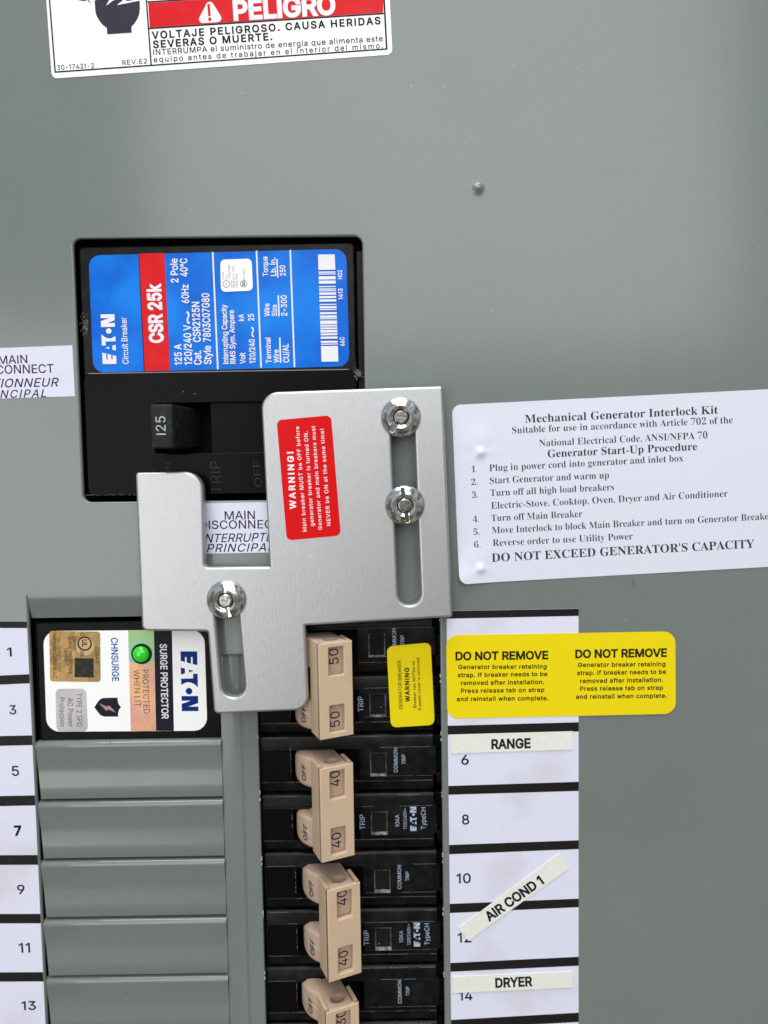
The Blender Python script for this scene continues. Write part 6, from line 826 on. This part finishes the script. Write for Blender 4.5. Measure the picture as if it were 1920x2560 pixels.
# ================================================================== branch breakers
PY = 19.04; GY = -45.95
PROF = [(-.15, -16), (-.15, -2.2), (-.45, -1.4), (-.8, -1.02), (-1.3, -.82), (-3.95, -.42), (-4.05, -.02), (-4.2, .03), (-13.25, 0), (-13.4, -.45), (-13.62, -.28), (-15.0, -.5), (-15.1, -.78), (-15.3, -.66), (-17.6, -.95), (-18.3, -1.35), (-18.7, -2.2), (-18.75, -16)]
def prof_mid(y0, y1, hd):      # the same section with a pocket between y0 and y1
    out = []
    for y, h in PROF:
        out.append((y, h))
        if (y, h) == (-4.2, .03): out += [(y0, .02), (y0-.02, hd), (y1+.02, hd), (y1, 0)] if y1 > -13.25 else [(y0, .02), (y0-.02, hd)]
    if y1 <= -13.25:
        out = [(y, h) for y, h in out if not (-15.05 < y < -13.0 and h > -1)]
        i = next(k for k, (y, h) in enumerate(out) if y < -15.05)
        out = out[:i]+[(y1+.02, hd), (y1, -.5)]+out[i:]
    return out
ax = Vector((math.cos(R(24)), 0, -math.sin(R(24)))); dn = Vector((-math.sin(R(24)), 0, -math.cos(R(24))))   # across and down the tilted handle, in (x, y, h)
CP = Vector((-19.8, 0, 11.0-HB))        # front left edge of the tie bar, above the breaker face
def hp(a, d, y): v = CP+ax*a+dn*d; return (v.x, y, v.z+HB)
def shift(g, dx, dy): return [(x+dx, y+dy, z) for x, y, z in g[0]], g[1]
def bevel_g(g, off, seg=2, ang=40):
    bm = bmesh.new(); vv = [bm.verts.new(v) for v in g[0]]
    for f in g[1]: bm.faces.new([vv[i] for i in f])
    bmesh.ops.recalc_face_normals(bm, faces=bm.faces)
    es = [e for e in bm.edges if len(e.link_faces) == 2 and e.calc_face_angle(0) > R(ang)]
    bmesh.ops.bevel(bm, geom=es, offset=off, segments=seg, affect='EDGES', profile=.5, clamp_overlap=True)
    bm.verts.index_update(); out = [tuple(v.co) for v in bm.verts], [tuple(v.index for v in f.verts) for f in bm.faces]; bm.free(); return out
def pole_body(window=True):
    def up(g): return [(x, y, h+HB) for x, y, h in g[0]], g[1]
    gs = [extr(PROF, -40.2, -30.3), extr(prof_mid(-4.6, -15.2, -8), -30.3, -8.9)]
    if window: gs += [extr(PROF, -8.9, -5.6), extr(prof_mid(-5.95, -13.3, -2.0), -5.6, -.25), extr(PROF, -.25, 14.4)]
    else: gs += [extr(PROF, -8.9, 14.4)]
    gs += [extr([(-4.0, -1.5), (-4.05, -.06), (-5.0, -.0), (-12.4, -.0), (-13.2, -.1), (-13.3, -1.5)], 14.4, 15.25)]
    return up(join(*gs))
def clip_g():
    return join(box(14.8, 18.5, -13.5, -7.5, -16, HB-4.2, .2), box(15.6, 19, -17.6, -13.9, -16, HB-3.3, .25), box(14.6, 19, -6.6, -2.2, -16, HB-5.2, .2))
def lens_g():
    x0, x1, y0, y1 = -5.55, -.3, -13.35, -5.95; h0, h1 = HB-1.3, HB+.16; w = .42
    o = [(x0, y0, h1), (x1, y0, h1), (x1, y1, h1), (x0, y1, h1)]; i = [(x0+w, y0+w, h0), (x1-w, y0+w, h0), (x1-w, y1-w, h0), (x0+w, y1-w, h0)]
    b = [(x, y, HB-2.1) for x, y, h in o]
    return (o+i+b, [(0, 1, 5, 4), (1, 2, 6, 5), (2, 3, 7, 6), (3, 0, 4, 7), (0, 1, 9, 8), (1, 2, 10, 9), (2, 3, 11, 10), (3, 0, 8, 11)]), box(x0+w-.1, x1-w+.1, y0+w-.1, y1-w+.1, HB-1.6, HB-1.15, .1)
def toggle_g(yc):              # rocker and handle of one pole
    y0, y1 = (yc-5.6, yc+4.8) if yc > -19 else (yc-4.8, yc+5.6)
    A = [hp(1.35, 1.95, 0), hp(9.2, 1.95, 0), hp(9.2, 15, 0), hp(1.35, 15, 0)]
    hd = bevel_g(extry([(v[0], v[2]) for v in A], y0, y1), .45, 3)
    st = [(-20.5, 3.6, 4.72), (-22.6, 2.9, 4.72), (-24.2, 1.9, 4.72), (-25.6, .75, 4.7), (-26.9, -.6, 4.6), (-27.9, -2.0, 4.2), (-28.6, -3.4, 3.6), (-29.0, -5.0, 2.9)]
    V, Fc = [], []
    for x, h, w in st:
        hh = h
        for dy, dh in ((-w, -7), (-w, -1.0), (-w+.12, -.45), (-w+.5, -.1), (-w+1.1, 0), (w-1.1, 0), (w-.5, -.1), (w-.12, -.45), (w, -1.0), (w, -7)): V.append((x, yc+dy, hh+dh))
    for i in range(len(st)-1):
        for j in range(9): Fc.append((i*10+j, i*10+j+1, i*10+j+11, i*10+j+10))
    Fc.append(tuple((len(st)-1)*10+j for j in range(10)))
    return hd, (V, Fc)
def cap_g():
    L = 14.3; yc = -19.05
    def pt(a, d, y): return hp(a, d, y)
    # front plate with two windows, cut in the plane of the plate
    wins = [(3.1, 7.9, 4.4, 12.9), (3.1, 7.9, -12.7, -4.5)]
    loops = [rect(0, -L, 10.6, L)]+[rnd(rect(a0, y0, a1, y1), .35) for a0, a1, y0, y1 in wins]
    V, Fc = slab(loops, -1.75, 0, .28, 3)
    g1 = [hp(x, -z, yc+y) for x, y, z in V], Fc
    def wall(a0, a1):
        V, Fc = slab([rnd(rect(a0, -8.3, a1, -.25), [.3, .3, .1, .1])], -L, L, .0)
        return [hp(x, -y, yc+z) for x, y, z in V], Fc
    return g1, bevel_g(wall(0.0, 1.15), .2, 2), bevel_g(wall(9.45, 10.6), .2, 2)
mesh_cache = {}
hollow = []
def cpart(key, name, g, m_, parent, off, smooth=35, label=None):
    """a part whose mesh is shared by every breaker that has it; off = (dx, dy) of this copy"""
    if key not in mesh_cache: mesh_cache[key] = mesh_of(name, g()[0], g()[1], m_, smooth, None, Vector((0, 0, Z0)))
    o = bpy.data.objects.new(name, mesh_cache[key]); COL.objects.link(o); o.parent = parent
    pw = wloc(parent); o.location = Vector((off[0]*MM, 0, Z0+off[1]*MM))-pw
    if label: o['label'] = label
    return o
def tx(s_, x, y, h, w, cap, **k): # upright print reading upward, baseline at x
    return text3(s_, Vector((x, y, h)), Vector((0, 1, 0)), Vector((-1, 0, 0)), w, cap, **k)
def breaker(i, label, amp, dx, dy, wins=(True, True)):
    y = GY-2*PY*i
    b = thing('branch_breaker', label, 'circuit breaker', (-13, y-PY, -20), 'two-pole breakers in the right column')
    hh = HB+.05
    for k in (0, 1):
        o_ = (dx*.45, y-PY*k)
        w = wins[k]
        cpart(('body', w), 'case', lambda w=w: pole_body(w), 'black', b, o_, 30)
        cpart('clip', 'clip', clip_g, 'black', b, o_)
        cpart('lp', 'side_plate', lambda: box(-40.0, -30.6, -14.35, -4.35, HB-1.5, HB+.12, .1), 'black2', b, o_)
        if w:
            fr = cpart('lensf', 'trip_window', lambda: lens_g()[0], 'lensedge', b, o_, 20)
            cpart('lensg', 'pane', lambda: lens_g()[1], 'lens', fr, o_)
        oy = (dx, y+dy)
        yc = -19.05+(9.52, -9.52)[k]
        tg = cpart(('tg', k), 'toggle', lambda yc=yc: toggle_g(yc)[0], 'tan2', b, oy)
        cpart(('rk', k), 'rocker', lambda yc=yc: toggle_g(yc)[1], 'tan2', tg, oy, 50)
        if k == 0 and not hollow:
            c = CP+ax*5.2+dn*4.4; n = 28; V = []
            for yy in (yc+6, yc+1.6):
                for q in range(n):
                    a = 2*math.pi*q/n; p = c+ax*(2.3*math.cos(a))+dn*(2.05*math.sin(a)); V.append((p.x, yy, p.z+HB))
            Fc = [(q, (q+1) % n, n+(q+1) % n, n+q) for q in range(n)]+[tuple(range(n))]+[tuple(range(n, 2*n))]
            bo = bpy.data.objects.new('bore', mesh_of('bore', V, Fc, 'tan2', None, None, Vector((0, 0, Z0)))); COL.objects.link(bo)
            to = bpy.data.objects.new('blank', mesh_cache[('tg', 0)]); COL.objects.link(to)
            md = to.modifiers.new('bore', 'BOOLEAN'); md.operation = 'DIFFERENCE'; md.object = bo; md.solver = 'EXACT'
            bpy.context.view_layer.update()
            graph = bpy.context.view_layer.depsgraph
            cut = bmesh.new(); cut.from_object(to, graph)
            nm = bpy.data.meshes.new('toggle'); cut.to_mesh(nm); cut.free(); nm.materials.append(M['tan2'])
            nm.set_sharp_from_angle(angle=R(35)); hollow.append(1)
            bpy.data.objects.remove(to); bpy.data.objects.remove(bo)
            mesh_cache[('tg', 0)] = nm; tg.data = nm
        # socket floor
        def sock(yc=yc):
            c = CP+ax*5.2+dn*4.4
            V, Fc = [], []
            n = 28
            for r_, dp in ((2.0, -3.05), (1.8, -3.0), (1.2, -3.0), (.001, -3.0)):
                for q in range(n):
                    a = 2*math.pi*q/n; p = c+ax*(r_*math.cos(a)*1.12)+dn*(r_*math.sin(a)); V.append((p.x, yc+4.8+dp, p.z+HB))
            for r_ in range(3):
                for q in range(n): Fc.append((r_*n+q, r_*n+(q+1) % n, (r_+1)*n+(q+1) % n, (r_+1)*n+q))
            return V, Fc
        if k == 0: cpart(('sock', k), 'socket', sock, 'tanhole', tg, oy, 20)
        def off_():
            # OFF on the slope of the rocker
            n_ = Vector((-25.9, 0, .45)); up = Vector((-1.0, 0, -.9)).normalized(); nn = Vector((-.67, 0, .74))
            return text3('OFF', Vector((-25.0, yc-2.9, 1.30))+nn*.13, Vector((0, 1, 0)), up, 5.0, 1.75, wt=.006)
        cpart(('off', k), 'lettering', off_, 'ink', tg, oy, None)
        if k == 1 or i == 3:
            def swoosh(yc=yc):
                pts = [(-28.2, 1.9, -2.45), (-27.4, 1.2, -1.2), (-26.4, .75, .05), (-25.2, .45, 1.15), (-24.0, .0, 2.1), (-23.3, -.5, 2.55)]
                V, Fc = [], []
                for x, y_, z in pts: V += [(x, yc+y_+.09, z+.09), (x, yc+y_-.09, z+.09)]
                for q in range(len(pts)-1): Fc.append((2*q, 2*q+1, 2*q+3, 2*q+2))
                return V, Fc
            cpart(('swoosh', k), 'mould_line', swoosh, 'tape', tg, oy, None)
        def num_():
            c = CP+ax*6.9+dn*1.91
            return text3(amp, Vector((c.x, yc-2.2, c.z+HB)), Vector((0, 1, 0)), -ax, 4.7, 3.0, wt=.002)
        cpart(('num', k, amp), 'number', num_, 'ink', tg, oy, None)
    g = cap_g
    tb = cpart('cap0', 'tie_bar', lambda: join(*g()), 'tan', b, (dx, y+dy), 35)
    # print
    L_ = []
    L_.append(tx('COMMON', 3.15, -12.2, hh, 7.8, 1.2)); L_.append(tx('TRIP', 5.65, -9.65, hh, 3.1, 1.15))
    q = -PY
    cpart('print1', 'lettering', lambda: join(*L_), 'inkb', b, (dx*.45, y), None)
    L2 = [tx('TRIP', -7.5, q-11.6, hh, 4.9, 1.65, wt=.004), tx('10KA', 3.4, q-10.9, hh, 3.9, 1.25), tx('120/240V~', 5.75, q-11.7, hh, 6.9, 1.05), tx('TypeCH', 11.8, q-11.8, hh, 7.1, 1.5), tx('EATON_LOGO', 8.85, q-12.3, hh, 7.9, 2.0)]
    cpart('print2', 'lettering', lambda: join(*L2), 'inkb', b, (dx*.45, y), None)
    # dusty wear on the edges
    def wear_glint():
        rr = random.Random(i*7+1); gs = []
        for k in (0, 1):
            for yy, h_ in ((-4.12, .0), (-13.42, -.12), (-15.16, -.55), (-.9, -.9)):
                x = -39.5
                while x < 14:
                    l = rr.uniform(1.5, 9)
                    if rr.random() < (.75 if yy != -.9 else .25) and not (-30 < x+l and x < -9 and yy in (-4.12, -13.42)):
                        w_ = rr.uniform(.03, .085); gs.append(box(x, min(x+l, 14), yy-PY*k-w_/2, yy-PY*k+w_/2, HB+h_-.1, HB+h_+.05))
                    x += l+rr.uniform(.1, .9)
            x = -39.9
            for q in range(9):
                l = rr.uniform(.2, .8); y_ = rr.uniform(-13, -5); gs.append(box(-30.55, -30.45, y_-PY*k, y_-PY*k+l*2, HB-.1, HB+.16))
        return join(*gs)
    cpart(('wear_glint', i), 'scuffs', wear_glint, 'wear_glint', b, (dx*.45, y), None).__setitem__('kind', 'stuff')
    return b
gen = breaker(0, 'black two-pole breaker with tie bar reading 50 and a yellow sticker', '50', 0.0, -0.7)
breaker(1, 'black two-pole breaker reading 40, directly under the one reading 50, beside RANGE tape', '40', -0.35, 0.1)
breaker(2, 'black two-pole breaker reading 40, the lower of the two, beside AIR COND 1', '40', 1.05, 1.1)
breaker(3, 'black two-pole breaker reading 30, cut off by the bottom edge, beside DRYER', '30', 0.0, 1.1, (False, True))
# yellow sticker on the generator breaker
hy = HB+.25
part('warning_sticker', sheet(WL('H', [(1150, 386), (1515, 352), (1549, 1035), (1185, 1058)], hy+.1), 1.9, hy, .12, 10, 14), 'yellow', gen, 50, label='small yellow generator breaker warning sticker')
ws = [o for o in gen.children if o.name.startswith('warning_sticker')][0]
part('heading', T('WARNING', 'H', 1342, 846, 1335, 560, 36, hy+.14, wt=BOLD), 'inky', ws, None)
part('lettering', join(T('GENERATOR BREAKER', 'H', 1282, 906, 1268, 500, 29, hy+.14, wt=.010), T('Breaker can NOTbe on', 'H', 1397, 893, 1383, 505, 24, hy+.14, wt=.014), T('If panel cover is removed', 'H', 1437, 915, 1421, 478, 24, hy+.14, wt=.014)), 'inky', ws, None)

# ================================================================== interlock plate
HP0, HP1 = 1.9, 5.4
def PW(f, u, v): return W(f, u, v, HP1)
pl = [PW('E', 35, 130), PW('E', 1490, 78), PW('E', 1568, 1925), PW('E', 393, 1992), PW('H', 507, 915), PW('G', 1345, 870), PW('G', 1305, 350), PW('G', 890, 347),
      PW('D', 700, 708), PW('D', 1050, 702), PW('D', 1062, 1200), PW('D', 1397, 1196)]
rr_ = [5.0, .9, 1.0, .15, 4.6, 1.5, .8, 2.0, 1.0, 5.6, 1.2, .15]
def stadium(p, q, r, n=14):
    p, q = Vector(p), Vector(q); d = (q-p).normalized(); nn = Vector((-d.y, d.x)); out = []
    for i in range(n+1):
        a = math.pi*i/n; out.append(tuple(p+nn*(r*math.cos(a))-d*(r*math.sin(a))))
    for i in range(n+1):
        a = math.pi*i/n; out.append(tuple(q-nn*(r*math.cos(a))+d*(r*math.sin(a))))
    return out
ip = thing('interlock_plate', 'brushed aluminium sliding interlock plate with two slots and a red sticker', 'metal plate', (*PW('G', 1345, 870), HP0))
part('plate', slab([rnd(pl, rr_, 10), stadium(PW('E', 1166, 340), PW('E', 1224, 1738), 3.42), stadium(PW('G', 1418, 160), PW('G', 1466, 690), 3.5)], HP0, HP1, .8, 4), 'alu', ip, 32)
rs = part('warning_sticker', sheet(WL('E', [(164, 352), (598, 313), (676, 1272), (246, 1312)], HP1+.1), 1.6, HP1+.01, .10, 10, 16), 'red', ip, 50, label='red warning sticker')
part('heading', T('WARNING!', 'E', 319, 1060, 296, 603, 47, HP1+.13, wt=BOLD), 'inkw', rs, None)
part('lettering', join(*[T(*a, 30, HP1+.13, wt=.010) for a in (('Main breaker MUST be OFF before', 'E', 404, 1240, 343, 402), ('generator breaker is turned ON.', 'E', 463, 1197, 411, 441),
     ('Generator and main breakers must', 'E', 527, 1226, 471, 397), ('NEVER be ON at the same time!', 'E', 596, 1193, 540, 421))]), 'inkw', rs, None)
def scratch(f, pts, w_=.12):
    gs = [flat([stroke(PW(f, *p), PW(f, *q), w_)], HP1+.012) for p, q in zip(pts, pts[1:])]
    part('scratch', join(*gs), 'inkw', ip, None)
scratch('E', [(404, 1440), (425, 1436), (447, 1450)]); scratch('E', [(430, 1425), (460, 1440)], .08); scratch('E', [(627, 888), (645, 862)], .1); scratch('E', [(632, 1665), (640, 1662)]); scratch('E', [(652, 1668), (660, 1664)])
scratch('D', [(770, 935), (800, 922)], .05); scratch('D', [(850, 935), (900, 960)], .04); scratch('E', [(500, 1570), (506, 1610)], .07)
# spacers that hold the plate off the cover
# ================================================================== slotted nuts
def nut(label, f, u, v, ang, ang2):
    c = W(f, u, v, HP1+.8)
    t = thing('slotted_nut', label, 'nut', (*c, HP1), 'zinc slotted nuts holding the plate')
    rim = 5.85
    key = [(rim-.3, .02), (rim, .22), (rim-.05, .5), (rim-.4, .95), (rim-1.0, 1.42), (rim-1.7, 1.82), (3.75, 2.0), (3.55, 2.3), (3.3, 2.42), (3.05, 2.3), (2.7, 1.95), (2.35, 1.75), (2.25, 1.5), (2.25, .1)]
    pr = []
    for (r0, h0), (r1, h1) in zip(key, key[1:]):
        k_ = max(1, int(math.hypot(r1-r0, h1-h0)/.11))
        pr += [(r0+(r1-r0)*q/k_, HP1+h0+(h1-h0)*q/k_) for q in range(k_)]
    pr.append((key[-1][0], HP1+key[-1][1])); n = 260
    V, Fc = lathe(pr, *c, n)
    V2 = []
    for (x, y, h_) in V:
        dx, dy = x-c[0], y-c[1]; cut = False
        for a in (ang, ang2):
            d = Vector((math.cos(R(a)), math.sin(R(a)))); al = dx*d.x+dy*d.y; pe = abs(-dx*d.y+dy*d.x)
            if 2.1 < al < 5.2 and pe < .6: cut = True
        V2.append((x, y, min(h_, HP1+.65) if cut else h_))
    part('flange', (V2, Fc), 'zinc', t, 28)
    part('bolt_end', lathe([(2.02, HP1-3), (2.02, HP1+1.55), (1.98, HP1+1.62), (1.55, HP1+1.98), (.001, HP1+1.98)], *c, 40), 'stud', t, 18)
nut('slotted zinc nut at the top of the long slot, notches tilted to the right', 'E', 1155, 330, 55, 235)
nut('slotted zinc nut half way down the long slot, notches nearly upright', 'E', 1187, 1030, 97, 279)
nut('slotted zinc nut at the top of the short slot in the lower left leg', 'G', 1420, 152, 95, 282)

# ================================================================== small wear
rr = random.Random(11)
gs = []
for k in range(7):
    y = GY-PY*k*1.0
    for x0 in (XR-.02, SPX1+.02):
        for q in range(3):
            yy = y+rr.gauss(0, .9); gs.append(box(x0-rr.uniform(.08, .22), x0+.1, yy-rr.uniform(.15, .6), yy+rr.uniform(.1, .3), -1.0 if x0 > 0 else -2.6, -.15 if x0 > 0 else -1.9, .05))
part('burrs', join(*gs), 'chip', cover, None, kind='stuff')
gs = []
for f, u, v, du, dv in (('B', 118, 365, 1, 12), ('B', 558, 283, 3, 3), ('B', 463, 1343, 5, 2), ('B', 262, 373, 1, 5), ('B', 130, 1432, 4, 1), ('A', 1003, 383, 4, 5), ('A', 770, 475, 3, 3), ('B', 373, 588, 2, 3), ('D', 20, 925, 3, 2), ('L', 1205, 790, 3, 2), ('I', 1250, 135, 9, -4)):
    gs.append(flat([stroke(W(f, u, v, .02), W(f, u+du, v+dv, .02), .16)], .03))
part('nicks', join(*gs), 'chip', cover, None, kind='stuff')
gs = []
for f, u, v, du, dv in (('B', 684, 503, 3, 2), ('B', 236, 1060, 2, 3), ('B', 256, 1174, 2, 2), ('B', 123, 1289, 3, 2), ('B', 438, 1515, 2, 2), ('A', 476, 451, 2, 2), ('A', 1380, 343, 3, 1), ('A', 407, 566, 2, 2), ('D', 573, 1128, 3, 2), ('B', 860, 295, 3, 1), ('F', 975, 1030, 8, 30), ('I', 1078, 764, 4, 5), ('G', 690, 1040, 6, 10)):
    gs.append(flat([stroke(W(f, u, v, .02), W(f, u+du, v+dv, .02), .2)], .035))
part('specks', join(*gs), 'inkg', cover, None, kind='stuff')
gs = []
for q in range(60):
    u, v = 105+rr.gauss(0, 12), 530+rr.gauss(0, 28); d = rr.uniform(4, 16); a = rr.gauss(.9, .4)
    gs.append(flat([stroke(W('C', u, v, hf_), W('C', u+d*math.cos(a), v-d*math.sin(a), hf_), rr.uniform(.03, .09))], hf_+.012))
for q in range(45):
    u, v = rr.uniform(430, 700), rr.choice((822, 824, 826)); gs.append(flat([stroke(W('D', u, v, hl_), W('D', u+rr.uniform(2, 9), v+rr.uniform(-2, 2), hl_), rr.uniform(.03, .08))], hl_+.012))
for q in range(40):
    u, v = 1515+rr.gauss(0, 5), 780+rr.gauss(0, 18); gs.append(flat([stroke(W('C', u, v, hl_), W('C', u+rr.uniform(-7, 7), v+rr.uniform(-7, 7), hl_), .07)], hl_+.012))
part('scuffs', join(*gs), 'wear_glint', mbk, None, kind='stuff')
